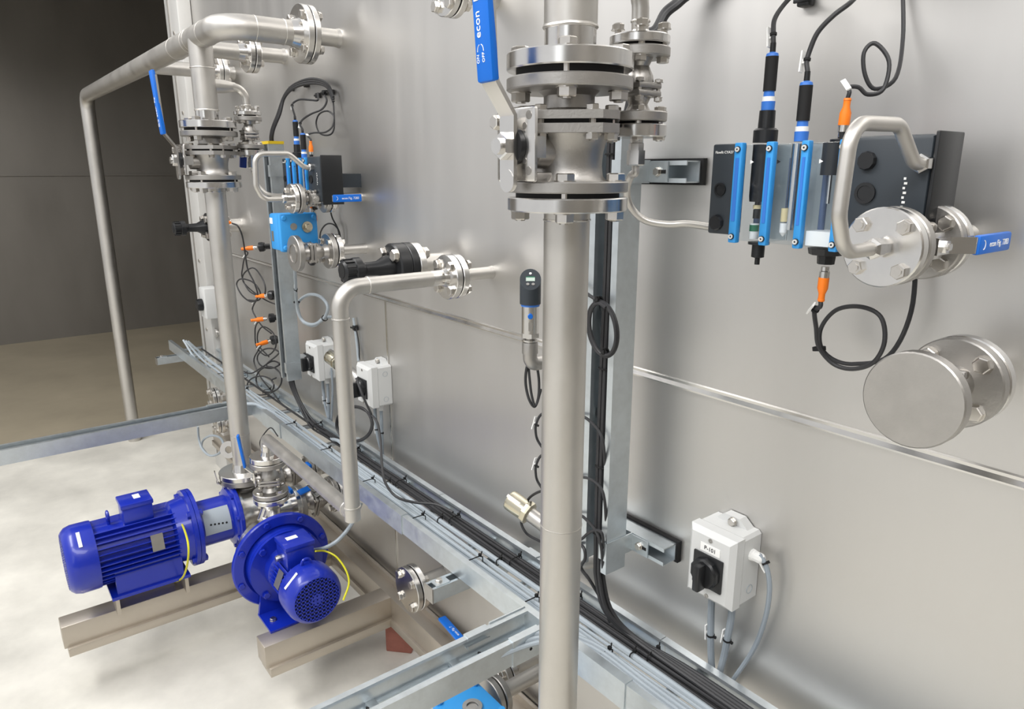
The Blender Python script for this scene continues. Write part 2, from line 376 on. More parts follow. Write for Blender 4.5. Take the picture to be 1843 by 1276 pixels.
for k,(nm) in enumerate(('near','far')):
    x = RX[nm]; xe = x+.262
    if nm == 'far':
        wall_nozzle(xe,2.24,.0285,.0925,1.031,'tank nozzle with large flange at top left, nearest of the three header nozzles')
        wall_nozzle(x-.25,2.24,.027,.072,1.018,'tank nozzle with flange at top left, middle of the three header nozzles')
        wall_nozzle(x-.89,2.24,.027,.072,1.088,'tank nozzle with flange at top left, farthest of the three header nozzles')
    else:
        wall_nozzle(xe,2.24,.0285,.0925,1.031,'tank nozzle of the foreground header above the photo')
q = at(812,-14,1.02)
wall_nozzle(q.x,q.z,.02,.056,1.02,'blind-flanged tank nozzle cut by the top edge beside the blue lever',.017,True)
# ------------------------------------------------------------------ generic small ball valve
def ball_valve(label, p, a, s, L, rf, tf=.014, rb=.026, lever=None, glen=.1, grip=GRIP, letters=None, bolt=.0105, nb=4, xh=None, mate=(0,0), name='ball_valve', group=None, sides=(-1,1)):
    p = V(p); a = V(a).normalized(); s = V(s).normalized(); F = frame(p,a,s)
    t = T(name, label, 'valve', p, group)
    t.add('flange', flange_mb(p-a*L,a,rf,tf), CAST); t.add('flange', flange_mb(p+a*L,-a,rf,tf), CAST)
    t.add('body', MB().lathe([(rb*1.0,-L+tf),(rb*.72,-L+tf*1.8),(rb*1.05,-L*.25),(rb*1.15,0),(rb*1.05,L*.25),(rb*.72,L-tf*1.8),(rb,L-tf)], F, 24), CAST)
    for z0,z1 in ((-.010,.0),(.002,.012)):
        t.add('body_plate', MB().box((-rb*1.25,-rb*1.25,z0-L*.15),(rb*1.25,rb*1.25,z1-L*.15),F,.003), CAST)
    for i in range(4):
        aa = PI/4+i*PI/2; t.place('bolt', bolt_mesh(.007,.022), BOLT, F @ Matrix.Translation((rb*1.48*math.cos(aa),rb*1.48*math.sin(aa),.012-L*.15)))
    for sg,mt in ((-1,mate[0]),(1,mate[1])):
        if sg not in sides: continue
        bolts(t, p+a*sg*(L-tf), -a*sg, rf*.76, nb, bolt, tf+mt, PI/4, True, None, s)
    st = MB().lathe([(rb*.62,rb*.8),(rb*.55,rb*1.5)], frame(p,s), 16); t.add('stem_housing', st, CAST)
    yb = s.cross(a)
    if lever:
        ld = V(lever).normalized(); q0 = p+s*rb*1.5
        t.add('mounting_plate', MB().box((-rb*.8,-rb*.8,0),(rb*.8,rb*.8,.004),frame(q0,s,ld),.002), FLAN)
        lv = MB(); Q = frame(q0+s*.006,s,ld); off = .022
        lv.box((-.014,-.0105,0),(.026,.0105,.0035),Q)
        lv.box((-.0105,-.00175,0),(.0105,.00175,.032),frame(q0+s*.0075+ld*.024,ld*1.0+s*.9,s.cross(ld)))
        e = q0+s*(.0075+.0215)+ld*.046
        lv.box((-.010,-.00175,0),(.010,.00175,.05),frame(e,ld,s.cross(ld)))
        lev = t.add('lever', lv, FLAN)
        G = frame(e+ld*.002,ld,s.cross(ld))
        t.add('grip', MB().box((-.0125,-.0045,0),(.0125,.0045,glen),G,.003), grip, lev)
        if letters:
            sd = G @ V((0,1,0)) - G.translation; sgn = 1 if sd.dot(s)>0 else -1
            # text runs along the lever on the face that looks along the stem
            TX = ld; TY = s.cross(ld); 
            M = Matrix((TX,TY,s)).transposed().to_4x4(); M.translation = e+ld*(.002+glen*.60)+s*.0047
            text(t, letters, .0108, M, TAG, lev)
            arc = MB().tube([e+ld*(.013+.006*math.cos(k*.4-1.4))+TY*(.006*math.sin(k*.4-1.4))+s*.0048 for k in range(8)],.0006,5)
            t.add('arrow_mark', arc, TAG, lev)
        t.add('stem_nut', MB().lathe([(.0085,0),(.0085,.006)], frame(q0+s*.0095,s), 6).cyl(q0+s*.009,q0+s*.019,.0045,None,10), FLAN)
    return t
# bypass valves beside the big valves, with capillary tube
def bypass(x, label, labelt, end, lev=None):
    xb = x+.014; yb = RY+.136
    t = ball_valve(label,(xb,yb,1.9305),Z3,-X3 if True else Y3,.0555,.047,.015,.021,lev,.075,DGRP,None,.0105,4,None,(.019,.026))
    t.add('gasket', MB().cyl((xb,yb,1.871),(xb,yb,1.875),.034,None,24), RUB)
    t2 = T('capillary_tube', labelt, 'pipe', (xb,yb,1.81))
    t2.add('flange', flange_mb((xb,yb,1.871),-Z3,.047,.020), FLAN)
    t2.add('fitting', MB().lathe([(.010,0),(.010,.008),(.0125,.009),(.0125,.020)], frame((xb,yb,1.851),-Z3), 6).lathe([(.015,.020),(.015,.042),(.012,.044)], frame((xb,yb,1.851),-Z3), 6), FLAN)
    t2.add('tube', MB().tube(end,.0062,12), PIPE)
    return t
n0 = V((RX['near']+.014,RY+.136,1.81))
pth = [n0, n0+V((0,0,-.015))]+[at(x,y,Y) for x,y,Y in ((1136,316,.905),(1128,340,.915),(1134,370,.93),(1160,396,.95),(1200,404,.975),(1240,403,.995))]+[V((-.733,1.005,1.706))]
pth = cat(pth,7)
bypass(RX['near'],'small bypass ball valve behind the right side of the largest valve','thin bent steel tube running from the bypass valve to the right flow panel',pth)
fx = V((RX['far']-RX['near'],0,0))
pth2 = [q+fx for q in pth]
bypass(RX['far'],'small bypass ball valve with hanging dark blue grip beside the left riser','thin bent steel tube under the left bypass valve',pth2,(0,-.12,-1))
# ------------------------------------------------------------------ galvanised channels
def cprof(y0,y1,z0,z1,lip,t=.0025,fold=.006):          # C section open to +y side
    s = 1 if y1>y0 else -1
    return [(y0,z0),(y1,z0),(y1,z0+fold),(y1-s*t,z0+fold),(y1-s*t,z0+t),(y0+s*t,z0+t),(y0+s*t,z1-t),(y1-s*t,z1-t),(y1-s*t,z1-fold),(y1,z1-fold),(y1,z1),(y0,z1)]
MX = lambda x0: Matrix(((0,0,1,x0),(1,0,0,0),(0,1,0,0),(0,0,0,1)))          # profile (y,z) extruded along x
MZ = lambda z0: Matrix(((1,0,0,0),(0,1,0,0),(0,0,1,z0),(0,0,0,1)))          # profile (x,y) along z
MY = lambda y0: Matrix(((1,0,0,0),(0,0,1,y0),(0,1,0,0),(0,0,0,1)))          # profile (x,z) along y
def strut(label, x0, x1, z, y0=1.098, y1=1.139):
    t = T('strut_channel', label, 'bracket', (x0,YW,z))
    P = cprof(y1,y0,z-.0205,z+.0205,0,.0025,.0085)
    # lips fold back: channel open to the front
    t.add('channel', MB().prism(P,x1-x0,MX(x0)), GALV)
    t.add('rubber_backing', MB().box((x0,y1,z-.025),(x1+.006,YW,z+.025)), RUB)
    return t
def trunk(dx, lab, z0, z1, slabs):
    x0,x1 = -1.056+dx, -.976+dx; y0,y1 = 1.018,1.078
    t = T('cable_duct', lab, 'cable duct', ((x0+x1)/2,(y0+y1)/2,z0)); th=.0022; lp=.016
    P = [(x0,y1),(x0,y0),(x0+lp,y0),(x0+lp,y0+.010),(x0+lp-th,y0+.010),(x0+lp-th,y0+th),(x0+th,y0+th),(x0+th,y1-th),(x1-th,y1-th),(x1-th,y0+th),(x1-lp+th,y0+th),(x1-lp+th,y0+.010),(x1-lp,y0+.010),(x1-lp,y0),(x1,y0),(x1,y1)]
    t.add('channel', MB().prism(P,z1-z0,MZ(z0)), GALV)
    for i,zz in enumerate((z0+.057,1.797)):
        b = MB()
        b.box((x1-.02,y0-.004,zz-.022),(x1+.003,y0-.001,zz+.022)).box((x1+.0005,y0-.004,zz-.022),(x1+.0035,1.097,zz+.022)).box((x1+.0005,1.094,zz-.019),(x1+.050,1.0975,zz+.019))
        c = t.add('clamp', b, GALV)
        t.add('slot', MB().box((x1+.026,1.0932,zz-.0035),(x1+.046,1.0945,zz+.0035)), RUB, c)
        t.place('screw', bolt_mesh(.009,.004,False), BOLT, frame((x1+.026,1.094,zz),-Y3), c)
    zz = z0+.35
    while zz < z1-.1:
        t.add('bridge_clip', MB().box((x0+.004,y1-.028,zz-.012),(x1-.03,y1-.012,zz+.012),None,.003).cyl((x0+.05,y1-.028,zz-.004),(x0+.05,y1-.034,zz-.004),.005,None,8), GALV); zz += .24
    if dx < -1: t.add('yellow_edge_trim', MB().box((x0-.002,y0-.002,z1-.006),(x1+.002,y0+.006,z1+.005)).box((x1-.004,y0,z1-.006),(x1+.003,y1,z1+.005)).box((x0-.02,y0+.02,z1-.012),(x0+.002,y0+.03,z1-.003)), YEL)
    strut(slabs[0],x0-.04,x1+.092,1.797); strut(slabs[1],x0-.04,x1+.092,z0+.057)
    return t
trunk(0,'upright galvanised cable duct behind the foreground riser pipe',.935,1.905,('short channel bracket on the wall beside the bypass valve','short channel bracket on the wall at the foot of the right cable duct'))
trunk(-SP+.005,'upright galvanised cable duct with yellow top edge at the left',.935,1.905,('short channel bracket holding the top of the left cable duct','short channel bracket holding the foot of the left cable duct'))
# ------------------------------------------------------------------ cable ladder along the wall and branches
ZT, ZB = .80, .742; YF, YB = .925, 1.108
t = T('cable_ladder', 'long galvanised cable ladder running along the tank wall', 'cable tray', (-2.2,1.02,ZB))
cuts = [-4.60,-2.93,-1.93,-1.02,1.0]
for i in range(len(cuts)-1):
    t.add('side_rail', MB().prism(cprof(YF,YF+.018,ZB,ZT,0,.0025,.008),cuts[i+1]-cuts[i]-.002,MX(cuts[i])), GALV)
    t.add('side_rail', MB().prism(cprof(YB,YB-.018,ZB,ZT,0,.0025,.008),cuts[i+1]-cuts[i]-.002,MX(cuts[i]+.15)), GALV)
for x in cuts[1:-1]:
    t.add('splice_plate', MB().prism(cprof(YF-.003,YF+.020,ZB-.003,ZT+.003,0,.0028,.010),.22,MX(x-.02)), GALV)
for x in (-1.35,-2.40): t.add('splice_plate', MB().prism(cprof(YB+.003,YB-.020,ZB+.02,ZT+.003,0,.0028,.010),.05,MX(x)), GALV)
x = -4.5
while x < .9:
    t.add('rung', MB().box((x,YF+.003,ZB+.006),(x+.028,YB-.003,ZB+.018),None,.002), GALV)
    t.add('rung_slot', MB().box((x+.008,YF+.06,ZB+.0176),(x+.02,YB-.05,ZB+.0186)), CAST); x += .247
def branch(x0, x1, ya, yb, label):
    t = T('branch_tray', label, 'cable tray', ((x0+x1)/2,(ya+yb)/2,ZB))
    t.add('side_rail', MB().prism(cprof(x0,x0+.014,ZB,ZT,0,.0025,.007),yb-ya,MY(ya)), GALV)
    t.add('side_rail', MB().prism(cprof(x1,x1-.014,ZB,ZT,0,.0025,.007),yb-ya,MY(ya)), GALV)
    y = ya+.06
    while y < yb-.03:
        t.add('rung', MB().box((x0+.002,y,ZB+.004),(x1-.002,y+.022,ZB+.014),None,.002), GALV); y += .2
    t.add('splice_plate', MB().prism(cprof(x0-.003,x0+.016,ZB+.03,ZT+.003,0,.0028,.009),.06,MY(yb-.17)), GALV)
    t.add('splice_plate', MB().prism(cprof(x1+.003,x1-.016,ZB-.003,ZT+.003,0,.0028,.009),.08,MY(yb-.10)), GALV)
    t.add('corner_plate', MB().box((x0-.004,yb-.10,ZB),(x0,yb+.004,ZT+.003)), GALV)
    for yy in (yb-.05,): t.add('rivet_hole', MB().cyl((x1+.0035,yy,ZB+.022),(x1+.0005,yy,ZB+.022),.004,None,10), RUB)
    return t
branch(-1.147,-1.062,-.55,.925,'galvanised branch tray in the bottom foreground running towards the viewer')
branch(-3.160,-3.085,-.10,.925,'galvanised branch tray crossing behind the left riser pipe')
# support arms of the ladder
def arm(x, z, label, ya=.93):
    t = T('support_arm', label, 'bracket', (x,YW,z))
    P = [(x-.0205,z+.041),(x-.0205,z),(x+.0205,z),(x+.0205,z+.041),(x+.012,z+.041),(x+.012,z+.0385),(x+.018,z+.0385),(x+.018,z+.0025),(x-.018,z+.0025),(x-.018,z+.0385),(x-.012,z+.0385),(x-.012,z+.041)]
    t.add('channel', MB().prism(P,YW-ya,MY(ya)), GALV)
    t.add('end_cap', MB().box((x-.021,ya-.004,z-.001),(x+.021,ya,z+.042)), CAST)
    t.add('fixing_plate', MB().box((x-.017,ya+.012,z+.041),(x+.017,ya+.055,z+.044)), GALV)
    t.place('screw', bolt_mesh(.010,.004,False), BOLT, frame((x,ya+.03,z+.044),Z3))
    return t
arm(-1.445,ZB-.0445,'channel support arm sticking out under the cable ladder beside the blind flange',.845)
q = at(300,635,.82); arm(-4.45,ZB-.0445,'channel support arm at the far left end of the cable ladder',.82)
# ------------------------------------------------------------------ cables
def cable(label, pts, r, m, group=None, smooth=5, n=8, name='cable', tags=()):
    P = cat(pts, smooth); b = MB().tube(P, r, n)
    o = solo(name, b, m, label, 'cable', group, base=P[0])
    for k in tags:
        i = max(1,min(len(P)-2,int(k*(len(P)-1)))); d = (P[i+1]-P[i-1]).normalized(); sidev = d.cross(Y3).normalized()
        sidev = sidev if sidev.x < 0 else -sidev
        b2 = MB().box((-.0012,-.004,-.017),(.0012,.004,.017),frame(P[i]+sidev*(r+.004),d,sidev)).box((-.004,-.0015,-.004),(0,.0015,.004),frame(P[i]+sidev*(r+.004),d,sidev))
        c = link('cable_tag', b2.mesh('cable_tag',P[0]), TAG, o)
        b3 = MB().ring(r*.9,r+.0015,.0035,frame(P[i],d),10).box((r,-.002,-.001),(r+.006,.002,.004),frame(P[i],d,-sidev))
        link('tie', b3.mesh('tie',P[0]), RUB, o)
    return o
def tie(p, d, wy, h, label, group):
    b = MB(); M = frame(p, d, Y3)
    x0 = wy/2; z0 = h/2
    path = [M @ V((a*x0, c*z0, 0)) for a,c in ((-1,-.6),(-1,.6),(-.6,1),(.6,1),(1,.6),(1,-.6),(.6,-1),(-.6,-1))]
    b.tube(path,.0017,5,True); b.box((-.003,-.003,-.004),(.003,.004,.004),frame(M @ V((x0*.7,z0*1.15,0)),d,Y3)); b.box((-.0012,-.0012,0),(.0012,.0012,.012),frame(M @ V((x0*.8,z0,0)),(-.3,.6,1)))
    return solo('cable_tie', b, RUB, label, 'cable tie', group)
gy = [.9475,.9590,.9705,.9820,.9935]
GL = 'grey cable lying in the bundle along the front side of the cable ladder'
for i,y in enumerate(gy+[.959,.982]):
    z = ZB+.018+.0058+(.0098 if i>=len(gy) else 0); x = -2.95
    pts = []; ph = random.uniform(0,6)
    pts = [(-3.12+.008*(i%3),.45,.772),(-3.12+.008*(i%3),.75,.785),(-3.07+.008*(i%3),.90,.805),(-2.98,.945,.80)]; x = -2.85
    while x <= .95:
        pts.append((x, y+.0022*math.sin(x*3.1+ph), z+.0010*math.sin(x*4+ph))); x += .16
    cable(GL, pts, .0056, CGR, 'grey cables in the ladder', 4)
for i,(y,r) in enumerate(((1.0075,.0042),(1.016,.0042))):
    pts = [(x*.18-4.3, y+.004*math.sin(x*.9+i*2), ZB+.024+.004*math.sin(x*.7+i)) for x in range(30)]
    cable('thin pale grey cable lying beside the grey bundle in the cable ladder', pts, r, CGR, 'thin grey cables in the ladder', 4)
pts = [(x*.2-2.3, 1.033-.002*math.sin(x*.8), ZB+.0255) for x in range(17)]
pts = [tuple(at(596,790,1.06)), (-2.42,1.045,.79)]+pts
cable('thick pale grey cable lying alone between grey and black bundles', pts, .0072, CGR, None, 4)
BL = 'black cable lying in the bundle along the wall side of the cable ladder'
by = [(1.052,0),(1.062,0),(1.072,0),(1.082,0),(1.057,1),(1.067,1),(1.077,1)]
for i,(y,k) in enumerate(by):
    pts = []
    if i%2 == 0 and i<7:
        xx = -2.93+.009*i
        pts = [(xx,1.045,.98),(xx+.005,1.05,.90),(xx+.05,1.06,.83)]
        x = -2.74
    else: x = -4.4 if i<3 else -2.6
    ph = random.uniform(0,6)
    while x <= .95: pts.append((x, y+.003*math.sin(x*2.3+ph), ZB+.023+k*.008+.002*math.sin(x*3+ph))); x += .16
    cable(BL, pts, .0047, CBK, 'black cables in the ladder', 4)
# ties
for x in (-3.7,-3.35,-2.75,-2.40,-2.05,-1.72,-1.42,-1.18,-.93,-.66,-.40):
    tie(V((x,.9705,ZB+.030)),X3,.060,.030,'black tie around the front grey cable bundle on the cable ladder','cable ties on the ladder')
    if x > -2.6: tie(V((x+.03,1.033,ZB+.026)),X3,.018,.018,'black tie around the thick pale cable on the cable ladder','cable ties on the thick cable')
    tie(V((x+.06,1.067,ZB+.028)),X3,.042,.026,'black tie around the black cable bundle on the cable ladder','cable ties on the black bundle')
# cables in the near branch
for i in range(3):
    xx = -1.082-.012*i
    pts = [(xx-.004,-.5,ZB+.022),(xx,-.1,ZB+.022),(xx+.004,.3,ZB+.022),(xx,.6,ZB+.024),(xx+.012,.78,ZB+.035),(xx+.05,.90,ZT-.012+.004*i),(xx+.14,.955+.010*i,ZB+.045),(xx+.35,.957+.012*i,ZB+.040),(xx+.9,.957+.012*i,ZB+.04),(xx+1.8,.957+.012*i,ZB+.04)]
    cable('grey cable leaving the bottom branch tray into the cable ladder', pts, .0056, CGR, 'grey cables in the branch tray', 5)
for y in (.50,.77): tie(V((-1.094,y,ZB+.024)),Y3,.04,.018,'black tie around the grey cables in the bottom branch tray','cable ties in the branch tray')
# black cables inside the near duct, dropping into the ladder
for i in range(4):
    xx = -1.016+.0105*(i%2); yy = 1.026+.011*(i//2)
    pts = [(xx,yy,1.89),(xx+.002,yy,1.6),(xx-.002,yy,1.25),(xx,yy,.98),(xx+.004,yy+.002,.90),(xx+.03,yy+.008,.83),(xx+.09,1.062+.006*(i%2),ZB+.042),(xx+.25,1.060+.008*i,ZB+.040),(xx+.7,1.056+.008*i,ZB+.038),(xx+1.6,1.056+.008*i,ZB+.038)]
    cable('black cable running down inside the right cable duct into the ladder', pts, .0052, CBK, 'black cables in the right duct', 6)
for z in (1.83,1.40,1.18,1.02): tie(V((-1.010,1.031,z)),Z3,.026,.026,'black tie around the black cables in the right cable duct','cable ties in the right duct')
for i in range(3):
    xx = -2.905+.010*i; yy = 1.045
    dz = random.uniform(0,.02)
    pts = [tuple(at(600,175+4*i,1.125)), tuple(at(588,150+3*i,1.12)), tuple(at(560,142+4*i,1.12)), tuple(at(530,152+3*i,1.11)), tuple(at(512,172+2*i,1.10)), tuple(at(500+2*i,205,1.08)), (xx+.01,yy,1.94),(xx,yy,1.86),(xx,yy,1.5),(xx,yy,1.1),(xx,yy,.96)]
    cable('black cable arching from the tank wall into the top of the left duct', pts, .0052, CBK, 'black cables arching into the left duct', 6)
# ------------------------------------------------------------------ flow measuring panels
def connector_up(t, x, y, z, prof, n=16):
    for nm,r0,r1,h0,h1,m in prof: t.add(nm, MB().lathe([(r0,h0),(r0 if nm!='hex_collar' else r0,h0+.001),(r1,h1)], Matrix.Translation((x,y,z)), n), m)
def flow_panel(x0, label, far):
    yf = .978; z0,z1 = 1.692,1.838; y1 = 1.045; yc = 1.012
    t = T('flow_panel', label, 'flow panel', (x0+.21,yc,z0))
    def blk(a,b_,c,d,nm,m,zz0=z0,zz1=z1,bev=.003,par=None): return t.add(nm, MB().box((x0+a,c,zz0),(x0+b_,d,zz1),None,bev), m, par)
    eb = blk(0,.043,yf,yf+.030,'end_block',SLATE,z0+.008,z1+.002)
    t.add('port_recess', MB().ring(.008,.0105,.004,frame((x0+.020,yf+.001,z0+.078),-Y3),20).cyl((x0+.020,yf+.001,z0+.078),(x0+.020,yf-.0015,z0+.078),.008,None,16), BLK, eb)
    t.add('plug_knob', MB().lathe([(.0125,0),(.0125,.006),(.011,.009)], frame((x0+.018,yf+.002,z0+.026),-Y3),10), BLK, eb)
    MT = Matrix(((1,0,0,x0+.0225),(0,0,-1,yf-.0004),(0,1,0,z1-.011),(0,0,0,1)))
    text(t,'Flowfit CYA27',.0056,MT,TAG,eb)
    for a,b_ in ((.043,.057),(.098,.111),(.155,.167),(.211,.223)):
        s_ = blk(a,b_,yf-.004,yf+.008,'blue_strip',SKYB,z0-.004,z1+.003,.002)
        t.add('groove', MB().box((x0+a+.004,yf-.0048,z0+.03),(x0+b_-.004,yf-.0038,z1-.02)), CONB, s_)
        for zz in (z0+.006,z1-.007): t.add('screw', MB().cyl((x0+(a+b_)/2,yf-.003,zz),(x0+(a+b_)/2,yf-.006,zz),.0048,None,14), BLK, s_); t.add('screw_head', MB().ring(.0016,.0038,.002,frame((x0+(a+b_)/2,yf-.0055,zz),-Y3),12), WHT, s_)
    for k,(a,b_) in enumerate(((.057,.098),(.111,.155),(.167,.211))):
        blk(a-.006,b_+.006,yf,y1-.004,'clear_block',CLR,z0,z1,.002)
        t.add('back_plate', MB().box((x0+a-.006,y1-.003,z0),(x0+b_+.006,y1,z1)), WHT)
        t.add('flow_channel', MB().cyl((x0+a+.004,yc+.010,z0+.02),(x0+a+.004,yc+.010,z1-.02),.005,None,12), CHN)
        xm = x0+(a+b_)/2-.007
        mk = MB().prism([(-.003,-.003),(.003,0),(-.003,.003)],.0006,frame((xm-.006 if k==1 else xm+.004,yf-.0008,z1-.026),-Y3,X3))
        t.add('arrow_mark', mk, TAG if k!=1 else BLK)
        if k==0:
            t.add('probe', MB().lathe([(.0125,.060),(.0135,.068),(.0135,.146)], Matrix.Translation((xm,yc-.006,z0)),18), BLK)
            t.add('probe_tip', MB().lathe([(.004,.052),(.004,.064)], Matrix.Translation((xm,yc-.006,z0)),12).lathe([(.0055,.034),(.0055,.048)], Matrix.Translation((xm,yc-.006,z0)),12), BLK)
            t.add('gold_ring', MB().cyl((xm,yc-.006,z0+.049),(xm,yc-.006,z0+.055),.0062,None,14), CRM)
            t.add('vial', MB().cyl((xm-.002,yc-.006,z0+.002),(xm-.002,yc-.006,z0+.026),.007,None,14), TAG)
            t.add('float_bead', MB().cyl((xm-.002,yc-.0062,z0+.014),(xm-.002,yc-.0062,z0+.024),.0072,None,14), GRN)
        elif k==1:
            t.add('glass_probe', MB().cyl((xm+.004,yc-.006,z0+.02),(xm+.004,yc-.006,z1),.0075,None,16), FLAN)
            t.add('cream_sleeve', MB().cyl((xm-.003,yc-.012,z0+.032),(xm-.003,yc-.012,z0+.052),.0055,None,14), CRM)
            t.add('probe_bulb', MB().lathe([(.001,.010),(.0055,.016),(.0055,.030)], Matrix.Translation((xm-.003,yc-.012,z0)),14), TAG)
        else:
            t.add('probe', MB().cyl((xm+.004,yc-.006,z1-.045),(xm+.004,yc-.006,z1),.0145,None,18), BLK)
            t.add('probe_tip', MB().cyl((xm+.004,yc-.006,z1-.085),(xm+.004,yc-.006,z1-.045),.003,None,10), FLAN)
            t.add('white_block', MB().box((x0+a+.002,yf+.008,z0+.001),(x0+b_-.002,y1-.005,z0+.022)), TAG)  # plain white block at the bottom of the third cell
    ee = blk(.223,.330,yf+.002,y1,'end_block',SLATE,z0+.006,z1+.006,.006)
    t.add('side_plate', MB().box((x0+.330,yf+.004,z0-.004),(x0+.335,y1+.012,z1+.010),None,.002), BLK)
    t.add('port_recess', MB().ring(.010,.014,.004,frame((x0+.252,yf+.003,z0+.078),-Y3),20).cyl((x0+.252,yf+.003,z0+.078),(x0+.252,yf,z0+.078),.010,None,16), BLK, ee)
    t.add('plug_knob', MB().lathe([(.0125,0),(.0125,.006),(.011,.009)], frame((x0+.250,yf+.004,z1-.026),-Y3),10), BLK, ee)
    pr = MB()
    for k in range(7): pr.box((x0+.300+.001*(k%2),yf+.0012,z0+.06+.006*k),(x0+.303+.002*(k%2),yf+.0022,z0+.063+.006*k))
    t.add('printed_label', pr, TAG, ee)
    t.add('wall_bracket', MB().box((x0+.115,y1,z0+.02),(x0+.32,y1+.012,z1-.02)).box((x0+.13,y1+.01,z0+.05),(x0+.16,YW,z1-.05)).box((x0+.24,y1+.01,z0+.05),(x0+.28,YW,z1-.05)), SLATE)
    return t
PX = -.737
flow_panel(PX,'dark panel with three clear flow cells and blue strips at the right',False)
flow_panel(PX-SP,'small dark flow panel with blue strips at the left behind the bent steel tube',True)
def grip_sensor(x, z0, r_low, kind, label, cab, y=1.010):
    t = T('probe_connector', label, 'sensor', (x,y,z0)); M = Matrix.Translation((x,y,z0)) @ Matrix.Identity(4); z = 0
    if kind == 'a':
        t.add('hex_collar', MB().lathe([(.0185,0),(.0185,.018),(.015,.021)], M, 12), BLK); t.add('adapter', MB().lathe([(.0125,.021),(.0118,.047)], M, 16), BLK); z = .046
    t.add('lower_ring', MB().lathe([(.0098,z),(.0102,z+.014)], M, 18), CONB)
    t.add('white_ring', MB().lathe([(.0094,z+.014),(.0094,z+.021)], M, 18), TAG)
    t.add('upper_ring', MB().lathe([(.0082,z+.021),(.0078,z+.029)], M, 18), CONB)
    t.add('grip', MB().lathe([(.0094,z+.029),(.0094,z+.078)], M, 20), RUB)
    t.add('end_cap', MB().lathe([(.0094,z+.078),(.0085,z+.082),(.005,z+.084)], M, 18), CONB)
    t.add('strain_relief', MB().lathe([(.0044,z+.084),(.0042,z+.097)], M, 12), BLK)
    top = M @ V((0,0,z+.097))
    P = cat([M @ V((0,0,z+.086)), top]+cab, 7); c = t.add('cable', MB().tube(P,.0036,8), CBK)
    i = max(2,int(len(P)*.30)); d = (P[i+1]-P[i]).normalized(); s = d.cross(Y3); s = -s if s.x>0 else s
    t.add('cable_tag', MB().box((-.0012,-.004,-.015),(.0012,.004,.015),frame(P[i]+s*.008,d,s)).box((-.005,-.0015,-.003),(0,.0015,.003),frame(P[i]+s*.008,d,s)), TAG, c)
    t.add('tie', MB().ring(.003,.0052,.0035,frame(P[i],d),10), RUB, c)
    return t
def orange_plug(t, p, d, L=.036, r=.0078):
    F = frame(p,d)
    t.add('coupling_nut', MB().lathe([(r*.75,-.016),(r*.75,-.010),(r*.95,-.009),(r*.95,0)], F, 12), FLAN)
    t.add('plug', MB().lathe([(r,0),(r,L*.45),(r*.62,L*.68),(r*.62,L*.9),(r*.7,L*.92),(r*.6,L)], F, 12), ORG)
zt = 1.841
